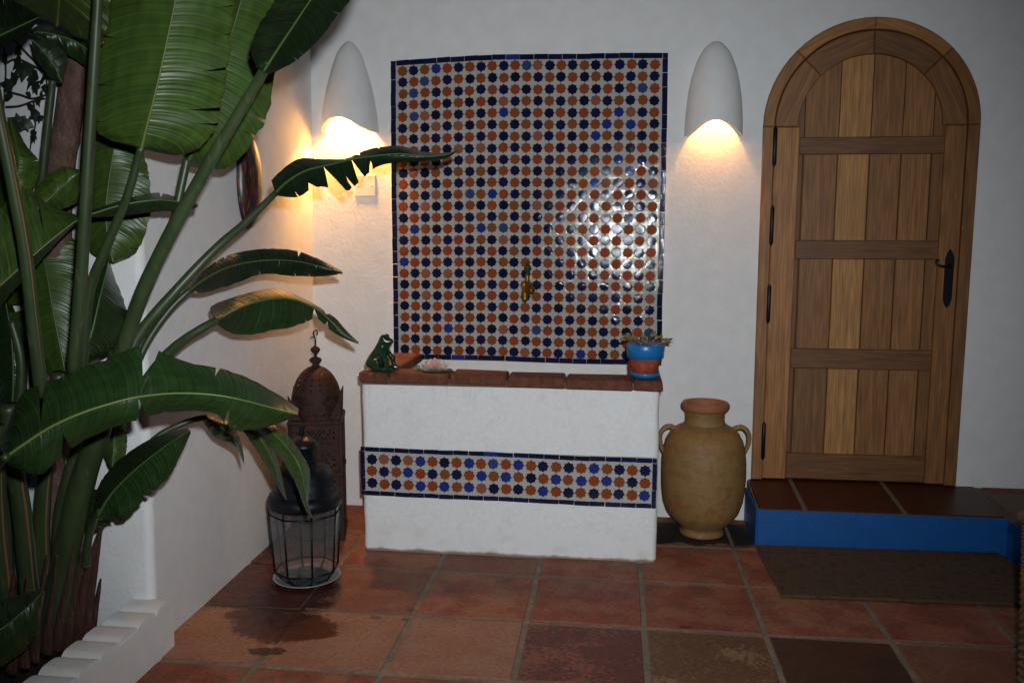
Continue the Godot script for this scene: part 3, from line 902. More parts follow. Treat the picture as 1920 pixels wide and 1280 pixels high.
func switch_plate() -> void:
	var t := thing("junction_plate", "square white cover plate on the wall under the left lamp", "cover plate", Vector3(-1.144, 1.508, 0))
	var st := begin()
	rbox(st, Vector3(0, 0, 0.001), Vector3(0.10, 0.098, 0.011), 0.003)
	build("plate", st, mats["white_plastic"], t)
	for s in [-1, 1]:
		st = begin()
		tube(st, [Vector3(0.032 * s, 0, 0.0055), Vector3(0.032 * s, 0, 0.0078)], [0.0035, 0.003], 10)
		build("screw", st, mats["white_plastic"], t)

# ------------------------------------------------------------------ door
func arc_poly(c: Vector2, r0: float, r1: float, a0: float, a1: float, n := 10) -> PackedVector2Array:
	var p := PackedVector2Array()
	for i in n + 1:
		var a := lerpf(a0, a1, float(i) / n); p.append(c + Vector2(cos(a), sin(a)) * r1)
	for i in n + 1:
		var a := lerpf(a1, a0, float(i) / n); p.append(c + Vector2(cos(a), sin(a)) * r0)
	return p

func door() -> void:
	var t := thing("arched_door", "arched brown wooden door of vertical planks in a rounded frame", "door", Vector3(1.064, 0.195, 0))
	var f := t
	var cy := 1.555
	for s in [-1, 1]:   # jambs and the arch of the frame
		var st := begin()
		var poly := PackedVector2Array([Vector2(0.4405 * s, 0.0), Vector2(0.392 * s, 0.0), Vector2(0.396 * s, cy), Vector2(0.4435 * s, cy)])
		prism(st, poly, -0.14, 0.012, 0.004)
		build("jamb", st, mats["wood40"] if s < 0 else mats["wood51"], f)
	for k in 4:
		var st := begin()
		var a0 := PI * k / 4.0; var a1 := PI * (k + 1) / 4.0
		var mid := (a0 + a1) * 0.5
		var poly := arc_poly(Vector2.ZERO, 0.396, 0.4435, a0 + 0.0015 - mid + PI / 2, a1 - 0.0015 - mid + PI / 2)
		for i in poly.size(): poly[i] = poly[i].rotated(PI / 2)
		prism(st, poly, -0.14, 0.012, 0.004)
		var o := build("arch_piece", st, mats["wood%d%d" % [[5, 0, 0, 4][k], k % 3]], f, Vector3(0, cy, 0))
		o.rotation.z = mid - PI
	# the leaf
	var lf := t
	var zf := 0.004
	for s in [-1, 1]:
		var st := begin()
		var w := 0.102 if s < 0 else 0.080
		prism(st, PackedVector2Array([Vector2(0.391 * s, 0.004), Vector2((0.391 - w) * s, 0.004), Vector2((0.389 - w) * s, cy - 0.001), Vector2(0.393 * s, cy - 0.001)]), -0.045, zf, 0.004)
		build("stile", st, mats["wood01"] if s < 0 else mats["wood20"], lf)
	for k in 4:
		var st := begin()
		var a0 := PI * k / 4.0; var a1 := PI * (k + 1) / 4.0
		var mid := (a0 + a1) * 0.5
		var poly := arc_poly(Vector2.ZERO, 0.296, 0.3915, a0 + 0.002 - mid + PI / 2, a1 - 0.002 - mid + PI / 2)
		for i in poly.size(): poly[i] = poly[i].rotated(PI / 2)
		prism(st, poly, -0.045, zf, 0.004)
		var o := build("arch_rail", st, mats["wood%d%d" % [[5, 3, 5, 2][k], k % 3]], lf, Vector3(0, cy, 0))
		o.rotation.z = mid - PI
	# rails: cut lying so that their grain runs across
	for r in [[1.474, 0.074], [1.031, 0.082], [0.552, 0.090], [0.064, 0.118]]:
		var st := begin()
		rbox(st, Vector3.ZERO, Vector3(r[1], 0.599, 0.034), 0.004)
		var o := build("rail", st, mats["wood3%d" % (rng.randi() % 3)], lf, Vector3(0.012, r[0], -0.021))
		o.rotation.z = PI / 2
	var xs := [-0.302, -0.266, -0.122, 0.010, 0.140, 0.264, 0.318]
	var tone := [3, 2, 1, 2, 4, 5]
	var rows := [[0.115, 0.515], [0.590, 0.998], [1.065, 1.445], [1.505, 1.86]]
	for r in rows.size():
		for i in 6:
			var st := begin()
			var a: float = xs[i] + 0.002; var b: float = xs[i + 1] - 0.002
			var y0: float = rows[r][0]; var y1: float = rows[r][1]
			var m: Material = mats["wood%d%d" % [tone[i] if not (r == 0 and i == 1) else 5, (r + i) % 3]]
			var c := Vector3((a + b) * 0.5, (y0 + y1) * 0.5, 0)
			if r == 3:
				var top := PackedVector2Array([Vector2(a, y0), Vector2(b, y0)])
				for q in 7:
					var x := lerpf(b, a, q / 6.0)
					top.append(Vector2(x, cy + sqrt(maxf(0.305 * 0.305 - x * x, 0.0004))))
				for q in top.size(): top[q] -= Vector2(c.x, c.y)
				prism(st, top, -0.036, -0.018)
			else:
				rbox(st, Vector3(0, 0, -0.027), Vector3(b - a, y1 - y0, 0.018), 0.003)
			build("plank", st, m, lf, c)
	# mouldings of dark shade gaps are real: a back board behind the planks
	var st := begin()
	prism(st, PackedVector2Array([Vector2(-0.39, 0.004), Vector2(0.39, 0.004), Vector2(0.39, cy), Vector2(0.27, cy + 0.28), Vector2(0, cy + 0.39), Vector2(-0.27, cy + 0.28), Vector2(-0.39, cy)]), -0.13, -0.046)
	build("back_board", st, mats["wood32"], lf)
	for h in [[1.471, 0.17], [1.135, 0.175], [0.794, 0.175], [0.178, 0.175]]:
		st = begin()
		var y: float = h[0]; var l: float = h[1] * 0.5
		tube(st, [Vector3(-0.3925, y - l, 0.010), Vector3(-0.3925, y - l + 0.012, 0.012), Vector3(-0.3925, y, 0.012), Vector3(-0.3925, y + l - 0.012, 0.012), Vector3(-0.3925, y + l, 0.010)], [0.003, 0.009, 0.009, 0.009, 0.003], 10)
		build("hinge", st, mats["black_iron"], t)
	st = begin()
	var pl := PackedVector2Array()
	for q in [[0, -0.125], [0.012, -0.108], [0.018, -0.085], [0.019, 0.06], [0.0185, 0.088], [0.012, 0.11], [0, 0.13], [-0.012, 0.11], [-0.0185, 0.088], [-0.019, 0.06], [-0.018, -0.085], [-0.012, -0.108]]: pl.append(Vector2(q[0], q[1]))
	prism(st, pl, 0.0045, 0.0095, 0.0015)
	var hd := build("handle", st, mats["black_iron"], t, Vector3(0.355, 0.908, 0.0))
	st = begin()
	curve_tube(st, [Vector3(0, 0.058, 0.008), Vector3(0, 0.058, 0.03), Vector3(-0.01, 0.057, 0.048), Vector3(-0.035, 0.056, 0.052), Vector3(-0.062, 0.062, 0.05), Vector3(-0.068, 0.078, 0.045), Vector3(-0.056, 0.082, 0.043)], 0.008, 0.0035, 24, 10)
	build("lever", st, mats["black_iron"], hd)
	st = begin()
	tube(st, [Vector3(0, -0.062, 0.0096), Vector3(0, -0.062, 0.0135), Vector3(0, -0.062, 0.0145)], [0.0078, 0.0075, 0.005], 14)
	rbox(st, Vector3(0, -0.076, 0.0115), Vector3(0.006, 0.016, 0.003), 0.0005)
	build("keyhole", st, mats["dark_tin"], hd)

func step() -> void:
	var t := thing("door_step", "blue painted raised step with terracotta slabs in front of the arched door", "step")
	var st := begin()
	var top := func(z: float) -> float: return 0.158 + 0.034 * clampf((0.32 - z) / 0.32, 0, 1.4)
	# body with a sloping top: the step, and the terrace to the right that comes forward
	flat(st)
	for b in [[0.607, 1.6, -0.135, 0.32], [1.6, 3.4, 0.002, 2.6]]:
		var v := func(ix: int, iy: int, iz: int) -> Vector3:
			var z: float = b[2 + iz]
			return Vector3(b[ix], -0.02 if iy == 0 else top.call(z) - 0.004, z)
		face(st, [v.call(0, 1, 0), v.call(1, 1, 0), v.call(1, 1, 1), v.call(0, 1, 1)], Vector3.UP)
		face(st, [v.call(0, 0, 1), v.call(1, 0, 1), v.call(1, 1, 1), v.call(0, 1, 1)], Vector3.BACK)
		face(st, [v.call(0, 0, 0), v.call(0, 0, 1), v.call(0, 1, 1), v.call(0, 1, 0)], Vector3.LEFT)
		face(st, [v.call(1, 0, 0), v.call(1, 0, 1), v.call(1, 1, 1), v.call(1, 1, 0)], Vector3.RIGHT)
	build("riser_core", st, mats["joint"], t)
	# painted risers
	st = begin()
	rbox(st, Vector3(1.1035, 0.0735, 0.3225), Vector3(0.9925, 0.16, 0.010), 0.003)
	build("riser", st, mats["blue_paint"], t)
	st = begin()
	rbox(st, Vector3(0.6045, 0.0735, 0.165), Vector3(0.010, 0.16, 0.3255), 0.003)
	build("riser", st, mats["blue_paint"], t)
	st = begin()
	rbox(st, Vector3(1.5975, 0.0735, 1.46), Vector3(0.010, 0.16, 2.26), 0.003)
	build("riser", st, mats["blue_paint"], t)
	var tilt_x := atan2(0.034, 0.32)
	for c in [[0.612, 0.792], [0.810, 1.191], [1.209, 1.585]]:
		st = begin()
		rbox(st, Vector3.ZERO, Vector3(c[1] - c[0], 0.020, 0.447), 0.004, 0.001)
		var o := build("slab", st, mats["step_tile"], t, Vector3((c[0] + c[1]) * 0.5, top.call(0.093) - 0.0098, 0.0935))
		o.rotation.x = tilt_x
	for i in 4:
		for j in 6:
			var z := 0.002 + 0.40 * j
			st = begin()
			rbox(st, Vector3.ZERO, Vector3(0.388, 0.020, 0.388), 0.004, 0.001)
			var o := build("slab", st, mats["step_tile_red"], t, Vector3(1.604 + 0.2 + 0.4 * i, top.call(z + 0.2) - 0.009 + (0.002 if j == 0 else 0.0), z + 0.2))
			o.rotation.x = tilt_x if j == 0 else 0.0

func mat_and_jar() -> void:
	var d := thing("doormat", "brown coir doormat on the floor in front of the blue step", "doormat", Vector3(1.09, 0.0, 0.6))
	var st := begin()
	rbox(st, Vector3(0, 0.0085, 0), Vector3(0.975, 0.014, 0.515), 0.006)
	build("pile", st, mats["coir"], d)
	st = begin(); flat(st)
	for k in 900:   # bristles that stand out of the pile
		var x := rng.randf_range(-0.485, 0.485); var z := rng.randf_range(-0.255, 0.255)
		var a := rng.randf() * TAU; var w := Vector3(cos(a), 0, sin(a)) * 0.0016
		var p := Vector3(x, 0.0152, z)
		tri(st, p - w, p + w, p + Vector3(rng.randf_range(-0.006, 0.006), 0.005, rng.randf_range(-0.006, 0.006)))
	tag(build("bristles", st, mats["coir"], d), "", "", "", "stuff")
	d.rotation.y = 0.03
	# jar
	var t := thing("amphora_jar", "ochre clay amphora with two ear handles between fountain and door", "jar", Vector3(0.391, 0.0, 0.205), 0.06)
	st = begin()
	lathe(st, [Vector2(0.001, 0.001), Vector2(0.088, 0.001), Vector2(0.095, 0.006), Vector2(0.094, 0.014), Vector2(0.086, 0.020), Vector2(0.085, 0.032), Vector2(0.104, 0.048), Vector2(0.130, 0.072), Vector2(0.154, 0.106), Vector2(0.169, 0.150), Vector2(0.176, 0.200), Vector2(0.179, 0.260), Vector2(0.179, 0.325), Vector2(0.174, 0.378), Vector2(0.164, 0.416), Vector2(0.147, 0.446), Vector2(0.124, 0.468), Vector2(0.098, 0.482), Vector2(0.087, 0.490)], 56, Vector3.ZERO, 0.006)
	build("body", st, mats["jar"], t)
	st = begin()
	lathe(st, [Vector2(0.0875, 0.488), Vector2(0.083, 0.505), Vector2(0.084, 0.530), Vector2(0.089, 0.546)], 48, Vector3.ZERO, 0.004)
	build("neck", st, mats["jar"], t)
	st = begin()
	lathe(st, [Vector2(0.089, 0.545), Vector2(0.098, 0.551), Vector2(0.103, 0.560), Vector2(0.102, 0.572), Vector2(0.096, 0.581), Vector2(0.087, 0.582), Vector2(0.081, 0.574), Vector2(0.077, 0.55), Vector2(0.074, 0.49), Vector2(0.10, 0.46), Vector2(0.12, 0.42)], 48, Vector3.ZERO, 0.004)
	build("lip", st, mats["jar_lip"], t)
	for s in [-1, 1]:
		st = begin()
		curve_tube(st, [Vector3(0.120 * s, 0.462, 0), Vector3(0.150 * s, 0.475, 0.002), Vector3(0.174 * s, 0.464, 0.003), Vector3(0.188 * s, 0.438, 0.003), Vector3(0.188 * s, 0.405, 0.002), Vector3(0.180 * s, 0.378, 0), Vector3(0.170 * s, 0.358, 0)], 0.0115, 0.009, 22, 10, 1.3)
		build("ear_handle", st, mats["jar"], t)

func rim_things() -> void:
	# frog
	var t := thing("ceramic_frog", "glazed dark green ceramic frog sitting on the left end of the fountain rim", "figurine", Vector3(-0.940, 0.7465, 0.535), -0.25)
	var st := begin()
	var pr: Array = [[Vector3(-0.022, 0.036, 0), Vector3(0.008, 0.088, 0), 0.034, 0.025], [Vector3(0.010, 0.09, 0), Vector3(0.02, 0.116, 0), 0.022, 0.023], [Vector3(0.022, 0.112, 0), Vector3(0.046, 0.116, 0), 0.020, 0.013]]
	for s in [-1, 1]:
		pr.append([Vector3(-0.032, 0.026, 0.024 * s), Vector3(0.004, 0.034, 0.036 * s), 0.020, 0.014])
		pr.append([Vector3(-0.01, 0.010, 0.036 * s), Vector3(0.032, 0.008, 0.043 * s), 0.0105, 0.008])
		pr.append([Vector3(0.014, 0.082, 0.020 * s), Vector3(0.040, 0.045, 0.029 * s), 0.012, 0.0085])
		pr.append([Vector3(0.040, 0.045, 0.029 * s), Vector3(0.046, 0.010, 0.030 * s), 0.0085, 0.0075])
		pr.append([Vector3(0.046, 0.008, 0.030 * s), Vector3(0.070, 0.006, 0.034 * s), 0.008, 0.006])
		pr.append([Vector3(0.020, 0.132, 0.014 * s), Vector3(0.022, 0.136, 0.015 * s), 0.0095, 0.009])
	blob(st, pr, Vector3(-0.075, -0.008, -0.068), Vector3(0.095, 0.16, 0.068), 0.004, 0.014)
	build("body", st, mats["frog_green"], t)
	for s in [-1, 1]:
		st = begin()
		lathe(st, [Vector2(0.0005, 0.0045), Vector2(0.003, 0.004), Vector2(0.0045, 0), Vector2(0.003, -0.004), Vector2(0.0005, -0.0045)], 10, Vector3(0.0265, 0.137, 0.0205 * s))
		build("eye", st, mats["eye_black"], t)
	# water lily
	t = thing("ceramic_lily", "small pink and white ceramic water lily on the fountain rim beside the frog", "ornament", Vector3(-0.722, 0.7455, 0.515))
	for ring in [[0.042, 9, 0.030, 0.9], [0.024, 7, 0.036, 0.5], [0.010, 5, 0.040, 0.2]]:
		for k in ring[1]:
			st = begin(); smooth(st)
			var a: float = TAU * k / ring[1] + ring[0] * 40.0
			var b := Basis(Vector3.UP, a) * Basis(Vector3(0, 0, 1), -ring[3])
			var g := func(i: int, j: int) -> Vector3:
				var v := i / 6.0; var u := j / 4.0 - 0.5
				return b * Vector3(0.004 + 0.006 * sin(v * PI) + 0.03 * u * u * sin(v * PI), v * 0.046, u * 0.030 * sin(pow(v, 0.7) * PI * 0.93 + 0.1)) + Basis(Vector3.UP, a) * Vector3(ring[0] * 0.45, 0.004, 0)
			for i in 6:
				for j in 4: quad(st, g.call(i, j), g.call(i + 1, j), g.call(i + 1, j + 1), g.call(i, j + 1))
			build("petal", st, mats["petal_pink"] if (k % 3 != 0) else mats["petal_white"], t)
	for k in 4:
		st = begin(); flat(st)
		var pl := PackedVector2Array()
		for i in 12: pl.append(Vector2(cos(TAU * i / 12.0) * 0.026, sin(TAU * i / 12.0) * 0.020))
		prism(st, pl, 0, 0.004, 0.001)
		var o := build("lily_pad", st, mats["glaze_green"], t, Vector3([-0.052, 0.048, -0.02, 0.02][k], 0.001 + 0.0006 * k, [0.0, 0.004, 0.032, 0.030][k]))
		o.rotation.x = -PI / 2
	# flower pot
	t = thing("flower_pot", "small terracotta pot with blue rim and blue saucer on the fountain's right corner", "flower pot", Vector3(0.122, 0.7365, 0.52))
	st = begin()
	lathe(st, [Vector2(0.001, 0.0), Vector2(0.047, 0.0), Vector2(0.056, 0.010), Vector2(0.057, 0.021), Vector2(0.053, 0.021), Vector2(0.046, 0.010), Vector2(0.001, 0.008)], 40, Vector3.ZERO, 0.003)
	build("saucer", st, mats["pot_blue"], t)
	st = begin()
	lathe(st, [Vector2(0.001, 0.012), Vector2(0.046, 0.012), Vector2(0.063, 0.082), Vector2(0.060, 0.082)], 40)
	build("pot_wall", st, mats["pot_clay"], t)
	st = begin()
	lathe(st, [Vector2(0.062, 0.076), Vector2(0.0715, 0.077), Vector2(0.0755, 0.130), Vector2(0.073, 0.133), Vector2(0.068, 0.130), Vector2(0.066, 0.10)], 40)
	build("rim", st, mats["pot_blue"], t)
	st = begin()
	lathe(st, [Vector2(0.067, 0.118), Vector2(0.03, 0.124), Vector2(0.001, 0.122)], 24, Vector3.ZERO, 0.02)
	build("potting_soil", st, mats["soil"], t)
	# a straggly succulent
	for k in 9:
		var a := TAU * k / 9.0 + 0.3
		var reach: float = [0.05, 0.035, 0.03, 0.105, 0.06, 0.05, 0.03, 0.055, 0.09][k]
		var q := Vector3(cos(a), 0, sin(a) * 0.6)
		st = begin()
		var p0 := q * 0.02 + Vector3(0, 0.12, 0); var p2 := q * reach + Vector3(0, 0.152 + 0.012 * sin(k * 2.1), 0)
		curve_tube(st, [p0, p0.lerp(p2, 0.5) + Vector3(0, 0.012, 0), p2], 0.0025, 0.0015, 6, 6)
		build("twig", st, mats["succulent_red"], t)
		for i in 5:
			st = begin()
			var c := p2 + Vector3(rng.randf_range(-1, 1), rng.randf_range(-0.6, 0.8), rng.randf_range(-1, 1)) * 0.011
			var dir := (Vector3(rng.randf_range(-1, 1), rng.randf_range(0, 1), rng.randf_range(-1, 1)) + q).normalized()
			tube(st, [c, c + dir * 0.006, c + dir * 0.014, c + dir * 0.019], [0.002, 0.0052, 0.0048, 0.001], 7, true, 0.6)
			build("fleshy_leaf", st, mats["succulent"] if rng.randf() < 0.65 else mats["succulent_red"], t)
	for s in [0.0, 0.014]:
		st = begin()
		curve_tube(st, [Vector3(0.05, 0.13, 0), Vector3(0.075, 0.152 - s, 0.004), Vector3(0.105, 0.154 - s, 0.006)], 0.002, 0.0012, 6, 6)
		build("twig", st, mats["succulent_red"], t)

# ------------------------------------------------------------------ lanterns
func iron_lantern() -> void:
	var t := thing("iron_lantern", "tall rusty iron lantern with a pierced dome and hook in the corner", "lantern", Vector3(-1.258, 0.0, 0.405), 0.26)
	var hw := 0.103; var y0 := 0.02; var y1 := 0.502
	# four pierced faces: a grid of small plates with real holes between them
	var punched := func(i: int, j: int, nx: int, ny: int) -> bool:
		var cx: int = absi(i - nx / 2); var cyy: int = absi((j % 24) - 12)
		if i < 3 or i > nx - 4 or j < 3 or j > ny - 4: return false
		var r := sqrt(float(cx * cx) + cyy * cyy)
		if (i + j) % 2 == 0 and r > 2.5 and r < 4.6: return true
		if (i * 2 + j) % 4 == 0 and r > 6.0 and r < 8.0: return true
		return (i % 3 == 0 and j % 3 == 0 and r > 9.0 and r < 11.0)
	for s in 4:
		var st := begin(); flat(st)
		var nx := 25; var ny := 62
		for i in nx:
			for j in ny:
				if punched.call(i, j, nx, ny): continue
				var xa := lerpf(-hw, hw, float(i) / nx); var xb := lerpf(-hw, hw, float(i + 1) / nx)
				var ya := lerpf(y0, y1, float(j) / ny); var yb := lerpf(y0, y1, float(j + 1) / ny)
				quad(st, Vector3(xa, ya, hw), Vector3(xb, ya, hw), Vector3(xb, yb, hw), Vector3(xa, yb, hw))
		var o := build("pierced_face", st, mats["rust"], t)
		o.rotation.y = PI / 2 * s
	for sx in [-1, 1]:
		for sz in [-1, 1]:
			var st := begin()
			rbox(st, Vector3(hw * sx, 0.262, hw * sz), Vector3(0.016, 0.524, 0.016), 0.002)
			build("corner_post", st, mats["rust"], t)
			st = begin(); flat(st)   # the pointed blade on top of each corner
			var b := Vector3(hw * sx, 0.524, hw * sz)
			for q in [[Vector3(-0.045 * sx, 0, 0)], [Vector3(0, 0, -0.045 * sz)]]:
				var tip := b + Vector3(0.004 * sx, 0.105, 0.004 * sz)
				var off := Vector3(0.0015, 0, 0.0015)
				face(st, [b + off, b + q[0] + off, tip + off], Vector3(sx, 0, sz))
				face(st, [b - off, b + q[0] - off, tip - off], Vector3(-sx, 0, -sz))
				face(st, [b + off, b - off, tip - off, tip + off], Vector3(sx, 0, sz))
				face(st, [b + q[0] + off, b + q[0] - off, tip - off, tip + off], -Vector3(sx, 0, sz))
			build("corner_blade", st, mats["rust"], t)
	for y in [0.012, 0.29, 0.511]:
		var st := begin()
		rbox(st, Vector3(0, y, 0), Vector3(hw * 2 + 0.022, 0.018, hw * 2 + 0.022), 0.003)
		build("collar", st, mats["rust"], t)
	var st := begin()
	rbox(st, Vector3(0, 0.26, 0), Vector3(0.13, 0.48, 0.13), 0.004)
	build("liner", st, mats["rust_inside"], t)
	# dome
	st = begin()
	var prof: Array = []
	for k in 33:
		var f := k / 32.0
		prof.append(Vector2(0.102 * pow(maxf(1.0 - pow(f, 2.9), 0.0), 0.58) + 0.006, 0.515 + 0.222 * f))
	lathe(st, prof, 64, Vector3.ZERO, 0.0, func(i: int, k: int) -> bool:
		if i < 2 or i > 25: return false
		var kk := k % 16
		var r := sqrt(pow(kk - 8, 2) + pow((i - 10) * 0.9, 2))
		return ((i + k) % 2 == 0 and r > 2.4 and r < 4.2) or (i > 17 and i % 3 == 0 and k % 4 == 1) or (i < 5 and i % 2 == 1 and k % 3 == 0))
	build("dome", st, mats["rust"], t)
	st = begin()
	prof = []
	for q in prof_dome(0.090, 0.515, 0.20): prof.append(q)
	lathe(st, prof, 32)
	build("dome_liner", st, mats["rust_inside"], t)
	st = begin()
	lathe(st, [Vector2(0.024, 0.729), Vector2(0.016, 0.738), Vector2(0.012, 0.744), Vector2(0.024, 0.754), Vector2(0.027, 0.760), Vector2(0.022, 0.768), Vector2(0.006, 0.775), Vector2(0.006, 0.787), Vector2(0.016, 0.794), Vector2(0.021, 0.804), Vector2(0.016, 0.814), Vector2(0.005, 0.820), Vector2(0.001, 0.821)], 24)
	build("finial", st, mats["rust"], t)
	st = begin()
	curve_tube(st, [Vector3(0, 0.817, 0), Vector3(0.002, 0.844, 0), Vector3(-0.004, 0.864, 0), Vector3(-0.006, 0.878, 0), Vector3(0.003, 0.887, 0), Vector3(0.010, 0.880, 0), Vector3(0.009, 0.866, 0)], 0.0035, 0.003, 24, 7)
	curve_tube(st, [Vector3(-0.003, 0.860, 0), Vector3(-0.012, 0.856, 0), Vector3(-0.02, 0.855, 0)], 0.003, 0.002, 6, 6)
	build("hook", st, mats["rust"], t)

func prof_dome(r: float, y: float, h: float) -> Array:
	var o: Array = []
	for k in 17: o.append(Vector2(r * pow(maxf(1.0 - pow(k / 16.0, 2.9), 0.0), 0.58) + 0.002, y + h * k / 16.0))
	return o

func glass_lantern() -> void:
	var c := Vector3(-1.137, 0.0, 0.905)
	var p := thing("saucer_plate", "pale round saucer under the glass lantern on the wet floor", "saucer", c)
	var st := begin()
	lathe(st, [Vector2(0.001, 0.002), Vector2(0.085, 0.002), Vector2(0.114, 0.012), Vector2(0.126, 0.018), Vector2(0.1255, 0.0205), Vector2(0.112, 0.0155), Vector2(0.084, 0.006), Vector2(0.001, 0.006)], 48)
	build("dish", st, mats["china"], p)
	var t := thing("glass_lantern", "eight sided glass lantern with a dark tin top in front of the rusty lantern", "lantern", c + Vector3(0, 0.0065, 0), 0.12)
	var lv := [Vector2(0.088, 0.004), Vector2(0.117, 0.040), Vector2(0.133, 0.262), Vector2(0.134, 0.292)]
	var pt := func(i: int, k: int) -> Vector3:
		var a := TAU * (k + 0.5) / 8.0
		return Vector3(lv[i].x * cos(a), lv[i].y, lv[i].x * sin(a))
	for k in 8:
		for i in 3:
			st = begin()
			tube(st, [pt.call(i, k), pt.call(i + 1, k)], [0.0036, 0.0036], 6)
			build("upright_bar", st, mats["black_iron"], t)
			st = begin(); flat(st)
			quad(st, pt.call(i, k) * 0.995, pt.call(i + 1, k) * 0.998, pt.call(i + 1, k + 1) * 0.998, pt.call(i, k + 1) * 0.995)
			build("glass_pane", st, mats["pane"], t)
		for i in 4:
			st = begin()
			tube(st, [pt.call(i, k), pt.call(i, k + 1)], [0.0036, 0.0036], 6)
			build("cross_bar", st, mats["black_iron"], t)
	st = begin()
	lathe(st, [Vector2(0.001, 0.002), Vector2(0.086, 0.002), Vector2(0.088, 0.006), Vector2(0.001, 0.007)], 8)
	build("floor_plate", st, mats["dark_tin"], t)
	st = begin()
	lathe(st, [Vector2(0.135, 0.286), Vector2(0.139, 0.290), Vector2(0.139, 0.312), Vector2(0.131, 0.330), Vector2(0.123, 0.334), Vector2(0.116, 0.338), Vector2(0.117, 0.348), Vector2(0.110, 0.352), Vector2(0.110, 0.385), Vector2(0.102, 0.412), Vector2(0.085, 0.430), Vector2(0.060, 0.440), Vector2(0.050, 0.448)], 16, Vector3.ZERO, 0.0)
	build("lid_dome", st, mats["dark_tin"], t)
	st = begin()
	lathe(st, [Vector2(0.048, 0.444), Vector2(0.048, 0.500), Vector2(0.055, 0.503), Vector2(0.055, 0.514), Vector2(0.044, 0.528), Vector2(0.02, 0.542), Vector2(0.001, 0.544)], 28)
	build("chimney", st, mats["dark_tin"], t)
	st = begin()
	var ring: Array = []
	for k in 21: ring.append(Vector3(0.0, 0.566 + 0.024 * sin(TAU * k / 20.0), 0.024 * cos(TAU * k / 20.0)))
	var rr: Array = []; rr.resize(21); rr.fill(0.003)
	tube(st, ring, rr, 6, false)
	build("carrying_ring", st, mats["black_iron"], t)
	for q in [[0.0, 0.0], [-0.055, 0.03]]:
		st = begin()
		lathe(st, [Vector2(0.001, 0.0075), Vector2(0.030, 0.0075), Vector2(0.033, 0.03), Vector2(0.034, 0.034), Vector2(0.030, 0.034), Vector2(0.029, 0.026), Vector2(0.001, 0.025)], 24, Vector3(q[0], 0, q[1]))
		build("candle_cup", st, mats["wax"], t)

func ornament() -> void:
	var t := thing("wall_ornament", "tall narrow mottled dark shield with red streaks on the side wall", "wall ornament", Vector3(-1.394, 1.49, 0.735))
	var st := begin(); smooth(st)
	var n := 20; var m := 28
	var g := func(i: int, k: int) -> Vector3:
		var f := lerpf(-1, 1, float(i) / m); var a := PI * k / n - PI / 2
		var w := pow(maxf(1.0 - pow(absf(f), 2.3), 0.0), 0.62)
		return Vector3(0.052 * w * cos(a), 0.185 * f + (0.012 if f > 0 else 0.0) * f, 0.086 * w * sin(a))
	for i in m:
		for k in n: quad(st, g.call(i, k), g.call(i + 1, k), g.call(i + 1, k + 1), g.call(i, k + 1))
	build("shell", st, mats["mottled"], t)
	st = begin()
	var rimp: Array = []; var rr: Array = []
	for i in m + 1:
		rimp.append(g.call(i, 0)); rr.append(0.0016)
	for i in range(m - 1, 0, -1):
		rimp.append(g.call(i, n)); rr.append(0.0016)
	tube(st, rimp, rr, 6)
	build("rim", st, mats["black_iron"], t)

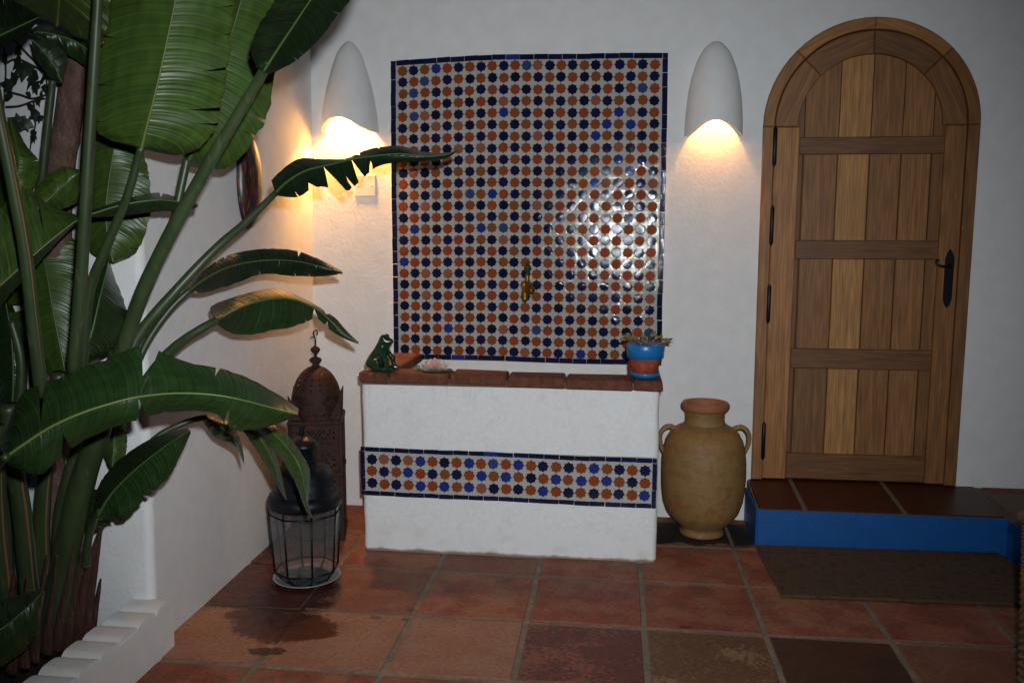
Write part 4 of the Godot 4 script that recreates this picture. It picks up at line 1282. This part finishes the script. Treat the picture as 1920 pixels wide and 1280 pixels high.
# ------------------------------------------------------------------ plants
# s: stations along the midrib, each [x, y of the midrib, x, y of one edge, x, y of the other], in pixels of the photograph;
# d: distance of the midrib from base to tip; ea, eb: how much farther away the two edges stand; splits: [side, where, how deep, gap]
func leaf(t: Node3D, m: String, s: Array, d: Array, ea: float, eb: float, splits: Array = [], rib := 4.0, rib_mat := "midrib", camber := 0.012, tears := 3) -> void:
	var sp: Array = []; var e0: Array = []; var e1: Array = []; var dd: Array = []
	for q in s:
		sp.append(Vector2(q[0], q[1])); e0.append(Vector2(q[2], q[3])); e1.append(Vector2(q[4], q[5]))
	for q in d: dd.append(float(q))
	var ph := rng.randf() * 6.0
	splits = splits.duplicate()
	for side in 2:
		for k in tears:
			splits.append([side, rng.randf_range(0.1, 0.93), rng.randf_range(0.06, 0.34), rng.randf_range(0.002, 0.006)])
	var rag := FastNoiseLite.new(); rag.seed = int(ph * 1000.0); rag.frequency = 0.9; rag.fractal_octaves = 3
	var st := begin(); smooth(st)
	var length := 0.0
	for i in 12:
		var p := at(spline(sp, i / 12.0).x, spline(sp, i / 12.0).y, spline(dd, i / 12.0))
		var p2 := at(spline(sp, (i + 1) / 12.0).x, spline(sp, (i + 1) / 12.0).y, spline(dd, (i + 1) / 12.0))
		length += p.distance_to(p2)
	for side in 2:
		var edge: Array = e0 if side == 0 else e1
		var ex := ea if side == 0 else eb
		var cuts: Array = [[0.0, 0.0, 0.0]]
		for q in splits:
			if q[0] == side: cuts.append([q[1], q[2], q[3]])
		cuts.sort_custom(func(a, b): return a[0] < b[0])
		cuts.append([1.0, 0.0, 0.0])
		for c in cuts.size() - 1:
			var t0: float = cuts[c][0]; var t1: float = cuts[c + 1][0]
			var rows := maxi(3, int(ceil(46.0 * (t1 - t0)))); var cols := 9
			var grid: Array = []
			var uvs: Array = []
			for i in rows + 1:
				var row: Array = []; var ruv: Array = []
				for j in cols + 1:
					var u := float(j) / cols
					var g0: float = cuts[c][2] * maxf(0.0, (u - 1.0 + cuts[c][1]) / maxf(cuts[c][1], 0.01)) if c > 0 else 0.0
					var g1: float = cuts[c + 1][2] * maxf(0.0, (u - 1.0 + cuts[c + 1][1]) / maxf(cuts[c + 1][1], 0.01)) if c < cuts.size() - 2 else 0.0
					var v := lerpf(t0 + g0, t1 - g1, float(i) / rows)
					var a: Vector2 = spline(sp, v); var b: Vector2 = spline(edge, v)
					var p := a.lerp(b, u * (1.0 + 0.05 * u * u * rag.get_noise_2d(v * 24.0, side * 50.0)))
					var dz: float = spline(dd, v) + ex * u + camber * (u * u - u) * 2.0 * (1.0 if ex >= 0 else -1.0)
					dz += 0.006 * u * sin(v * 23.0 + ph + side * 2.0) + 0.0025 * u * sin(v * 61.0 + ph * 3.0)
					row.append(at(p.x, p.y, dz))
					ruv.append(Vector2(0.5 + (0.5 if side == 1 else -0.5) * u, v * length / 0.62))
				grid.append(row); uvs.append(ruv)
			for i in rows:
				for j in cols:
					var k: Array = [[i, j], [i + 1, j], [i + 1, j + 1], [i, j + 1]]
					if side == 1: k.reverse()
					for w in [0, 2, 1, 0, 3, 2]:
						var q: Array = k[w]
						st.set_uv(uvs[q[0]][q[1]])
						st.add_vertex(grid[q[0]][q[1]])
	st.generate_normals()
	st.generate_tangents()
	var o := node("leaf", st.commit(), mats[m], t)
	var pts: Array = []; var rad: Array = []
	for i in 31:
		var v := i / 30.0
		var q: Vector2 = spline(sp, v)
		var z: float = spline(dd, v)
		pts.append(at(q.x, q.y, z - 0.001)); rad.append(rib * lerpf(1.0, 0.22, v) * z / FOC)
	st = begin()
	tube(st, pts, rad, 7)
	build("midrib", st, mats[rib_mat], o)

# a stalk through pixels; w: half width in pixels at both ends; d: distances
func stalk(t: Node3D, called: String, m: String, s: Array, d0: float, d1: float, w0: float, w1: float, edge := 0, squash := 1.0) -> void:
	var p: Array = []; var r: Array = []
	var n := 28
	var q: Array = []
	for k in s: q.append(Vector2(k[0], k[1]))
	for i in n + 1:
		var v := float(i) / n
		var c: Vector2 = spline(q, v); var z := lerpf(d0, d1, v)
		p.append(at(c.x, c.y, z)); r.append(lerpf(w0, w1, v) * z / FOC * (1.0 + 0.02 * sin(v * 40.0)))
	var st := begin()
	tube(st, p, r, 14, true, squash)
	var o := build(called, st, mats[m], t)
	if edge != 0:   # the brown margin of a leaf sheath along one side of the stalk
		st = begin()
		var ep: Array = []; var er: Array = []
		for i in n + 1:
			var f := 1.0 - absf(i / float(n) - 0.5) * 1.6
			ep.append(p[i] + Vector3(edge * r[i] * 0.86, 0, r[i] * 0.42)); er.append(maxf(r[i] * 0.17 * clampf(f, 0.05, 1), 0.0008))
		tube(st, ep, er, 7)
		build("sheath_margin", st, mats["sheath_edge"], o)

func plants() -> void:
	var t := thing("bird_of_paradise_plant", "large clump of broad paddle leaves on tall green stalks in the planting bed", "plant")
	# thick stalks of the clump, from the soil
	stalk(t, "stem", "stalk", [[92, 1215], [120, 1060], [150, 920], [190, 790], [225, 660]], 2.22, 2.12, 30, 20, 0)
	stalk(t, "stem", "stalk", [[60, 1170], [52, 1080], [40, 960], [25, 860], [14, 760]], 2.2, 2.1, 20, 18, 1)
	stalk(t, "stem", "stalk", [[88, 1180], [80, 1080], [78, 960], [92, 820], [110, 700]], 2.3, 2.2, 18, 14, 1)
	stalk(t, "stem", "stalk", [[20, 1230], [8, 1100], [-4, 980], [-10, 800]], 2.05, 1.95, 22, 18, 1)
	for q in [[140, 1215, 152, 1120, 170, 1050, 194, 975, 2.25, 15, 4], [156, 1205, 166, 1130, 176, 1070, 186, 1000, 2.27, 14, 5], [122, 1218, 134, 1130, 150, 1060, 166, 1010, 2.22, 15, 4], [104, 1218, 114, 1150, 126, 1090, 138, 1020, 2.16, 13, 2], [86, 1225, 92, 1160, 100, 1100, 106, 1040, 2.1, 12, 2], [62, 1238, 68, 1180, 76, 1120, 88, 1040, 2.02, 13, 2], [172, 1180, 178, 1140, 184, 1110, 188, 1085, 2.3, 10, 2], [44, 1250, 42, 1190, 48, 1130, 50, 1080, 1.98, 14, 2], [20, 1260, 24, 1190, 20, 1130, 26, 1070, 1.96, 14, 3]]:
		stalk(t, "dry_sheath", "dry_sheath", [[q[0], q[1]], [q[2], q[3]], [q[4], q[5]], [q[6], q[7]]], q[8], q[8] - 0.02, q[9], q[10], 0, 0.55)
	stalk(t, "stem", "stalk", [[118, 1200], [108, 1090], [112, 960], [140, 850], [165, 760]], 2.32, 2.26, 14, 10, 1)
	stalk(t, "stem", "stalk", [[36, 1200], [14, 1060], [18, 900], [40, 700], [20, 600]], 2.38, 2.36, 14, 9)
	# petioles
	stalk(t, "petiole", "stalk", [[215, 700], [262, 560], [318, 440], [395, 300], [455, 200], [490, 140], [503, 116]], 2.1, 1.885, 17, 8, 0, 0.8)      # to the dark leaf top right
	stalk(t, "petiole", "stalk", [[225, 700], [262, 625], [320, 555], [400, 470], [462, 415], [516, 362]], 2.15, 2.5, 13, 6, 0)       # to the torn dark leaf
	stalk(t, "petiole", "stalk", [[262, 730], [310, 668], [352, 632], [405, 600]], 2.2, 2.4, 12, 8)
	stalk(t, "petiole", "stalk", [[150, 760], [165, 560], [200, 460], [240, 362], [264, 276]], 2.15, 2.02, 11, 7)                    # to the big upright leaf
	stalk(t, "petiole", "stalk", [[138, 700], [150, 540], [160, 380], [172, 180], [184, -20], [190, -150]], 1.95, 1.75, 14, 8)        # long stalk leaving at the top
	stalk(t, "petiole", "stalk", [[78, 740], [62, 610], [46, 470], [20, 330], [-10, 180], [-25, 60]], 1.85, 1.65, 14, 12, 1)
	stalk(t, "petiole", "stalk", [[320, 440], [335, 370], [350, 300]], 2.28, 2.3, 8, 8)
	stalk(t, "petiole", "stalk", [[60, 420], [78, 330], [88, 240], [98, 150]], 2.25, 2.2, 9, 7)
	stalk(t, "petiole", "stalk", [[160, 1060], [165, 1010], [176, 975], [186, 958]], 2.2, 2.1, 9, 6)
	stalk(t, "petiole", "stalk", [[-30, 920], [-10, 880], [10, 856]], 1.75, 1.62, 11, 8)
	stalk(t, "petiole", "stalk", [[240, 720], [276, 640], [318, 580], [356, 543]], 2.3, 2.4, 8, 6)
	stalk(t, "petiole", "stalk", [[250, 860], [300, 815], [352, 790], [385, 782]], 2.3, 2.4, 7, 6)
	# leaf blades
	leaf(t, "leaf_mid", [[264, 280, 258, 276, 268, 280], [268, 264, 205, 262, 345, 290], [275, 235, 180, 240, 402, 246], [288, 185, 178, 180, 420, 175], [302, 125, 184, 115, 430, 110], [316, 60, 202, 40, 434, 50], [328, 0, 212, -25, 442, -20], [342, -90, 235, -110, 440, -110]], [2.02, 1.95], 0.03, 0.10, [[1, 0.37, 0.5, 0.008], [1, 0.53, 0.4, 0.007]], 3.6)
	leaf(t, "leaf_mid", [[350, 306, 345, 300, 356, 312], [372, 262, 330, 240, 430, 312], [395, 190, 345, 160, 492, 236], [415, 120, 352, 90, 514, 150], [436, 55, 380, 20, 520, 70], [460, -30, 410, -60, 548, -20], [480, -120, 440, -140, 560, -110]], [2.3, 2.2], 0.06, 0.10, [], 3.0, "midrib_dark")
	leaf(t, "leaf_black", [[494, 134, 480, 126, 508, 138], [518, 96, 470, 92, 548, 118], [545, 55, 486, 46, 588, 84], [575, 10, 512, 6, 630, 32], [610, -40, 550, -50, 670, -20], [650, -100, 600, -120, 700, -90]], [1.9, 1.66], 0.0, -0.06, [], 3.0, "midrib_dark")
	leaf(t, "leaf_mid", [[212, 492, 190, 484, 222, 490], [202, 450, 168, 470, 258, 468], [198, 395, 150, 420, 281, 400], [204, 335, 150, 340, 279, 330], [214, 270, 165, 262, 262, 268], [222, 200, 180, 190, 250, 200]], [2.36, 2.38], 0.03, 0.05, [[1, 0.2, 0.3, 0.004]], 2.5, "midrib_dark")
	leaf(t, "leaf_dark", [[168, 402, 166, 396, 170, 408], [228, 384, 228, 374, 236, 404], [290, 375, 292, 361, 300, 396], [335, 378, 335, 371, 340, 396], [370, 384, 370, 382, 371, 388]], [2.15, 2.3], 0.22, -0.05, [[0, 0.55, 0.6, 0.02]], 2.5, "midrib_dark")
	leaf(t, "leaf_dark", [[150, 690, 140, 690, 165, 690], [172, 620, 140, 640, 236, 640], [186, 560, 150, 570, 241, 592], [196, 520, 165, 520, 226, 540], [203, 488, 200, 488, 206, 490]], [2.3, 2.4], 0.03, 0.12, [], 3.0, "midrib_dark")
	leaf(t, "leaf_mid", [[-50, 572, -50, 420, -40, 620], [0, 534, -6, 395, 16, 556], [60, 480, 42, 350, 78, 486], [112, 436, 92, 385, 120, 440], [150, 408, 148, 404, 151, 411]], [1.9, 2.0], 0.06, 0.16, [[0, 0.62, 0.8, 0.02]], 3.6)
	leaf(t, "leaf_light", [[58, 402, 50, 396, 62, 410], [92, 372, 72, 346, 112, 394], [122, 345, 114, 314, 148, 374], [150, 322, 148, 318, 154, 328]], [2.06, 2.12], 0.02, 0.06, [], 2.0, "midrib_dark")
	leaf(t, "leaf_light", [[6, 440, -12, 440, 30, 410], [24, 370, -8, 390, 64, 350], [34, 310, 0, 300, 72, 304], [28, 262, 8, 250, 48, 272], [18, 222, 14, 220, 24, 224]], [2.1, 2.15], 0.02, 0.05, [], 2.5, "midrib_dark")
	leaf(t, "leaf_yellow", [[106, 48, 100, 44, 112, 50], [108, 28, 62, 30, 150, 72], [110, 0, 22, 0, 206, 66], [112, -50, 0, -60, 214, 0], [114, -120, 20, -130, 200, -110]], [2.1, 1.95], 0.05, 0.05, [], 3.4, "midrib")
	leaf(t, "leaf_light", [[186, 84, 182, 82, 190, 84], [180, 60, 140, 66, 212, 62], [172, 20, 118, 20, 216, 20], [165, -40, 110, -40, 214, -40]], [2.2, 2.15], 0.04, 0.04, [], 2.0, "midrib_dark")
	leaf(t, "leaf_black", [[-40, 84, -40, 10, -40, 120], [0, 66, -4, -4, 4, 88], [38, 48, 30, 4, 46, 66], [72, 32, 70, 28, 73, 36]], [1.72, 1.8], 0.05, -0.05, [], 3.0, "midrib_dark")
	leaf(t, "leaf_dark", [[172, 100, 172, 60, 172, 136], [140, 78, 142, 44, 142, 112], [106, 66, 110, 40, 110, 96], [76, 60, 78, 44, 78, 76], [52, 60, 52, 58, 52, 63]], [2.28, 2.22], 0.06, 0.02, [], 2.5, "midrib_dark")
	leaf(t, "leaf_under", [[58, 74, 56, 72, 58, 78], [80, 95, 100, 82, 66, 108], [100, 122, 126, 108, 88, 140], [116, 156, 118, 154, 113, 158]], [2.16, 2.2], 0.03, 0.02, [], 2.0, "midrib_dark")
	# the long leaf in front, low
	leaf(t, "leaf_dark", [[10, 857, 0, 840, 14, 872], [45, 832, 40, 740, 70, 890], [95, 800, 104, 712, 108, 862], [150, 775, 152, 690, 156, 826], [205, 757, 206, 671, 215, 800], [258, 744, 270, 650, 268, 784], [330, 737, 345, 678, 318, 772], [400, 740, 418, 692, 396, 773], [455, 750, 474, 713, 440, 806], [505, 763, 522, 740, 500, 800], [558, 777, 560, 766, 558, 780]], [1.64, 1.68, 1.74, 1.80, 1.9], 0.09, 0.03, [[0, 0.515, 0.97, 0.022], [1, 0.5, 0.9, 0.014], [1, 0.235, 0.6, 0.02], [1, 0.76, 0.55, 0.01], [0, 0.16, 0.8, 0.01]], 3.8)
	# drooping leaves that reach out over the corner
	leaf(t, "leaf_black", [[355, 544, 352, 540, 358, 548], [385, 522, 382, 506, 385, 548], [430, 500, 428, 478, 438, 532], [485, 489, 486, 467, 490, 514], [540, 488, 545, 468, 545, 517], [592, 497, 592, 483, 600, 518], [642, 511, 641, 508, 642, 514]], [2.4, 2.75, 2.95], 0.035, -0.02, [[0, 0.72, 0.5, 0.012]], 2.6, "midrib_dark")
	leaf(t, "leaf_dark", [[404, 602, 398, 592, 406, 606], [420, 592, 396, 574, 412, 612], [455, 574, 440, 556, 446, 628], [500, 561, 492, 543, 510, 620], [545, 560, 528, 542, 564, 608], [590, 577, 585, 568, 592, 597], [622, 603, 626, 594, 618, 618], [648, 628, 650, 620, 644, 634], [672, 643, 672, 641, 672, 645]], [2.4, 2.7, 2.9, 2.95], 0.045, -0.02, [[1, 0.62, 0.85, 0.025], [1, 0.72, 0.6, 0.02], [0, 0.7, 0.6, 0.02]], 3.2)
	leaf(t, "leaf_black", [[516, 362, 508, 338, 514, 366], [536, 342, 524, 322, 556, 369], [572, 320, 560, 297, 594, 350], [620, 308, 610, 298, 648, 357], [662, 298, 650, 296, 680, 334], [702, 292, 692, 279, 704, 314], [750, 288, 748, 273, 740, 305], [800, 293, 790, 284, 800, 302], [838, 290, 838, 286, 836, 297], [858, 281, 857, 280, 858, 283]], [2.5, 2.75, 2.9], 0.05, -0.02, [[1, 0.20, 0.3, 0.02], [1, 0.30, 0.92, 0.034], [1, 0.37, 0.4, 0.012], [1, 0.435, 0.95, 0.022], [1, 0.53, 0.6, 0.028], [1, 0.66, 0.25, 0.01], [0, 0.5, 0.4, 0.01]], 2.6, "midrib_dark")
	# the hanging leaf above the edging, and torn strips in front of the lanterns
	leaf(t, "leaf_dark", [[182, 968, 172, 962, 186, 976], [205, 930, 182, 915, 232, 972], [235, 897, 212, 872, 276, 930], [275, 862, 258, 836, 314, 896], [318, 830, 300, 815, 340, 850], [356, 806, 350, 803, 357, 812]], [2.1, 2.02], 0.14, 0.02, [[1, 0.38, 0.25, 0.02], [1, 0.14, 0.35, 0.015]], 3.0, "midrib_dark")
	leaf(t, "leaf_dark", [[160, 1000, 152, 985, 170, 1000], [178, 975, 156, 955, 196, 985], [200, 948, 170, 920, 215, 965], [216, 926, 210, 915, 218, 935]], [2.2, 2.2], 0.05, 0.02, [], 2.0, "midrib_dark")
	leaf(t, "leaf_dark", [[385, 782, 380, 790, 395, 778], [408, 795, 396, 812, 430, 790], [432, 818, 408, 822, 448, 818], [448, 842, 440, 838, 456, 852], [456, 868, 455, 866, 457, 870]], [2.45, 2.45], 0.03, 0.05, [], 1.6, "midrib_dark")
	leaf(t, "leaf_yellow", [[440, 786, 436, 790, 450, 784], [468, 800, 458, 812, 490, 796], [494, 832, 472, 832, 512, 838], [512, 868, 500, 876, 524, 876], [524, 905, 520, 912, 532, 910], [536, 936, 535, 936, 538, 937]], [2.45, 2.5], 0.03, 0.05, [], 1.6, "midrib_dark")
	leaf(t, "leaf_mid", [[480, 790, 474, 798, 490, 786], [512, 812, 498, 824, 530, 806], [540, 842, 522, 852, 566, 852], [560, 872, 545, 890, 580, 880], [570, 910, 556, 912, 580, 910], [575, 945, 570, 950, 578, 945], [584, 970, 582, 971, 586, 970]], [2.4, 2.35, 2.38], 0.03, 0.05, [], 1.8, "midrib_dark")
	# low left leaf and the leaves behind the stalks
	leaf(t, "leaf_dark", [[-60, 1215, -60, 1150, -50, 1270], [0, 1180, -6, 1128, 10, 1244], [40, 1148, 38, 1114, 62, 1198], [82, 1106, 80, 1104, 84, 1110]], [1.75, 1.85], 0.10, 0.02, [], 2.6, "midrib_dark")
	leaf(t, "leaf_mid", [[128, 730, 118, 730, 140, 730], [112, 650, 60, 672, 162, 680], [98, 580, 12, 600, 166, 600], [88, 520, 14, 530, 160, 520], [78, 470, 30, 470, 140, 450], [72, 420, 68, 418, 76, 418]], [2.34, 2.38], 0.03, 0.05, [[0, 0.45, 0.8, 0.03], [0, 0.65, 0.5, 0.015], [1, 0.5, 0.4, 0.012], [1, 0.3, 0.4, 0.012]], 2.6, "midrib_dark")
	leaf(t, "leaf_dark", [[20, 800, 10, 790, 30, 800], [24, 720, -10, 740, 50, 730], [22, 650, -16, 660, 44, 640], [14, 590, -14, 590, 30, 590], [4, 540, 0, 540, 8, 540]], [2.36, 2.38], 0.03, 0.04, [], 2.6, "midrib_dark")
	leaf(t, "leaf_mid", [[210, 880, 204, 880, 216, 884], [212, 850, 192, 850, 234, 856], [214, 815, 188, 810, 238, 815], [218, 780, 200, 776, 236, 780], [222, 750, 220, 750, 225, 750]], [2.34, 2.36], 0.03, 0.04, [], 2.2, "midrib_dark")
	# bare trunk
	var k := thing("bare_trunk", "bare grey brown trunk with ring scars behind the green stalks", "trunk")
	var p: Array = []; var r: Array = []
	for i in 41:
		var v := i / 40.0
		var c: Vector2 = spline([Vector2(104, 1200), Vector2(96, 900), Vector2(100, 600), Vector2(112, 340), Vector2(128, 220), Vector2(142, 110), Vector2(150, 20)], v)
		p.append(at(c.x, c.y, 2.415)); r.append((26.0 - 1.0 * v + (2.2 if i % 7 == 3 else 0.0)) * 2.415 / FOC)
	var st := begin()
	tube(st, p, r, 18)
	build("trunk", st, mats["bark"], k)
	ivy()

func ivy() -> void:
	var t := thing("ivy_plant", "thin dark ivy twigs hanging against the white wall at upper left", "plant")
	var d := 2.42
	for s in [[[4, 70], [10, 130], [6, 220], [14, 300]], [[20, 70], [50, 100], [84, 140], [88, 200]], [[8, 170], [40, 178], [60, 184], [90, 176]], [[10, 200], [36, 198], [64, 188], [84, 184]], [[62, 190], [66, 230], [58, 262], [56, 280]], [[8, 120], [30, 110], [60, 122], [84, 136]]]:
		var p: Array = []
		for q in s: p.append(at(q[0], q[1], d))
		var st := begin()
		curve_tube(st, p, 0.0028, 0.0018, 14, 6)
		build("twig", st, mats["ivy_twig"], t)
	var shape := PackedVector2Array()
	for q in [[0, -0.5], [0.22, -0.42], [0.5, -0.30], [0.34, -0.05], [0.46, 0.22], [0.2, 0.2], [0.0, 0.62], [-0.2, 0.2], [-0.46, 0.22], [-0.34, -0.05], [-0.5, -0.30], [-0.22, -0.42]]: shape.append(Vector2(q[0], q[1]))
	var st := begin()
	flat(st)
	for i in shape.size():
		var a := shape[i]; var b := shape[(i + 1) % shape.size()]
		tri(st, Vector3(0, 0, 0.06), Vector3(a.x, a.y, -0.12 * a.length_squared()), Vector3(b.x, b.y, -0.12 * b.length_squared()))
	var mesh := done(st)
	for q in [[30, 118, 30, 2.2], [44, 132, 34, 3.0], [58, 148, 36, 2.6], [24, 146, 28, 0.7], [12, 158, 26, 1.4], [66, 164, 24, 3.6], [78, 150, 20, 2.9], [14, 178, 22, 0.4], [52, 176, 12, 1.1], [76, 178, 14, 2.2], [56, 202, 20, 2.8], [70, 190, 16, 3.5], [32, 228, 30, 1.2], [46, 234, 24, 2.4], [64, 216, 20, 2.0], [62, 254, 22, 3.0], [58, 260, 14, 0.6], [74, 222, 14, 3.1], [6, 108, 20, 1.0], [32, 96, 18, 2.0], [84, 166, 16, 3.3], [20, 232, 18, 0.9]]:
		var o := node("ivy_leaf", mesh, mats["ivy"], t, at(q[0], q[1], d - rng.randf() * 0.03))
		o.basis = Basis.from_euler(Vector3(rng.randf_range(-0.5, 0.5), rng.randf_range(-0.6, 0.6), q[3])) * Basis.from_scale(Vector3.ONE * (q[2] * 1.15 * d / FOC))

# ------------------------------------------------------------------ wicker chair at the right edge
func chair() -> void:
	var t := thing("wicker_chair", "brown woven wicker armchair at the right edge of the floor", "chair", Vector3(1.424, 0.0, 1.70), 2.3)
	var n := 96; var rows := 46
	var g := func(i: int, k: int) -> Vector3:
		var f := float(i) / rows; var a := lerpf(-2.35, 2.35, float(k) / n)
		var y := lerpf(0.06, 0.475 + 0.17 * pow(cos(a * 0.5), 5.0), f)
		var wv := 0.0045 * sin(k * PI * 0.5 + (PI if i % 2 == 0 else 0.0))
		var r := 0.335 + 0.02 * f + wv
		return Vector3(r * sin(a), y, -r * cos(a))
	for i in rows:   # each strand of the weave is a cord going in and out of the stakes
		var st := begin()
		var p: Array = []; var r: Array = []
		for k in n + 1:
			p.append(g.call(i, k)); r.append(0.0052)
		tube(st, p, r, 5)
		build("woven_strand", st, mats["wicker"], t)
	var st := begin()
	var p: Array = []; var r: Array = []
	for k in n + 1:
		p.append(g.call(rows, k) + Vector3(0, 0.006, 0)); r.append(0.016)
	tube(st, p, r, 10)
	build("arm_rail", st, mats["wicker"], t)
	st = begin(); smooth(st)
	for k in n:
		var a: Vector3 = g.call(0, k); var b: Vector3 = g.call(0, k + 1); var c: Vector3 = g.call(rows, k + 1); var e: Vector3 = g.call(rows, k)
		var q := Vector3(0.965, 1, 0.965)
		quad(st, a * q, b * q, c * q, e * q)
	build("lining", st, mats["wicker_dark"], t)
	for k in [-2.2, -0.8, 0.8, 2.2]:
		st = begin()
		tube(st, [Vector3(0.31 * sin(k), 0.0, -0.31 * cos(k)), Vector3(0.315 * sin(k), 0.30, -0.315 * cos(k))], [0.016, 0.02], 10)
		build("leg", st, mats["wicker_dark"], t)
	st = begin()
	lathe(st, [Vector2(0.001, 0.26), Vector2(0.28, 0.26), Vector2(0.305, 0.28), Vector2(0.305, 0.32), Vector2(0.27, 0.345), Vector2(0.001, 0.355)], 40)
	build("cushion", st, mats["cushion"], t)

# ------------------------------------------------------------------
func _ready() -> void:
	rng.seed = 20240611
	cam_basis = Basis(Vector3(0.9931514, 0.0019929, -0.1168174), Vector3(-0.0166905, 0.9920195, -0.1249752), Vector3(0.1156361, 0.1260690, 0.9852588)).orthonormalized()
	var cam := Camera3D.new()
	cam.name = "camera"
	cam.fov = rad_to_deg(2.0 * atan(640.0 / FOC))
	cam.near = 0.05; cam.far = 120.0
	cam.transform = Transform3D(cam_basis, CAM)
	add_child(cam)
	cam.current = true
	var we := WorldEnvironment.new()
	we.name = "environment"
	var env := Environment.new()
	env.background_mode = Environment.BG_SKY
	var sky := Sky.new()
	var sm := ProceduralSkyMaterial.new()
	sm.sky_top_color = Color(0.05, 0.06, 0.09); sm.sky_horizon_color = Color(0.08, 0.08, 0.09)
	sm.ground_horizon_color = Color(0.08, 0.08, 0.09); sm.ground_bottom_color = Color(0.04, 0.04, 0.04)
	sky.sky_material = sm
	env.sky = sky
	env.background_energy_multiplier = 0.6
	env.tonemap_mode = Environment.TONE_MAPPER_LINEAR
	env.tonemap_exposure = 1.0
	env.sdfgi_enabled = true; env.ssao_enabled = true; env.ssil_enabled = true
	we.environment = env
	add_child(we)
	# moonlight, all but nothing
	var sun := DirectionalLight3D.new()
	sun.name = "moon"
	sun.light_color = Color(0.8, 0.88, 1.0); sun.light_energy = 0.006; sun.light_angular_distance = 0.5
	sun.shadow_enabled = true
	sun.rotation = Vector3(-1.0, 0.5, 0)
	add_child(sun)
	# the camera's flash: it stands in the shoe above the lens, and its reflection shows in the glaze of the tiles
	var fl := SpotLight3D.new()
	fl.name = "camera_flash"
	fl.light_color = Color(0.955, 0.98, 1.0); fl.light_energy = 7.0; fl.light_size = 0.02
	fl.spot_angle = 43.0; fl.spot_angle_attenuation = 1.0; fl.spot_range = 20.0; fl.spot_attenuation = 2.0
	fl.shadow_enabled = true
	fl.transform = Transform3D(cam_basis, CAM + cam_basis * Vector3(0.055, 0.11, 0.03))
	add_child(fl)

	make_materials()
	setting()
	edging()
	panel()
	basin()
	door()
	step()
	sconce(-1.207, 1.742, 0.405, 0.132, "left white plaster wall lamp near the corner, glowing brightest", 0.95, 0.45, 1.0, 0.122)
	sconce(0.411, 1.711, 0.40, 0.124, "right white plaster wall lamp between the tile panel and the door", 0.20, 0.0, 0.15, 0.18)
	mat_and_jar()
	iron_lantern()
	glass_lantern()
	chair()
	plants()
	tap()
	switch_plate()
	rim_things()
	ornament()
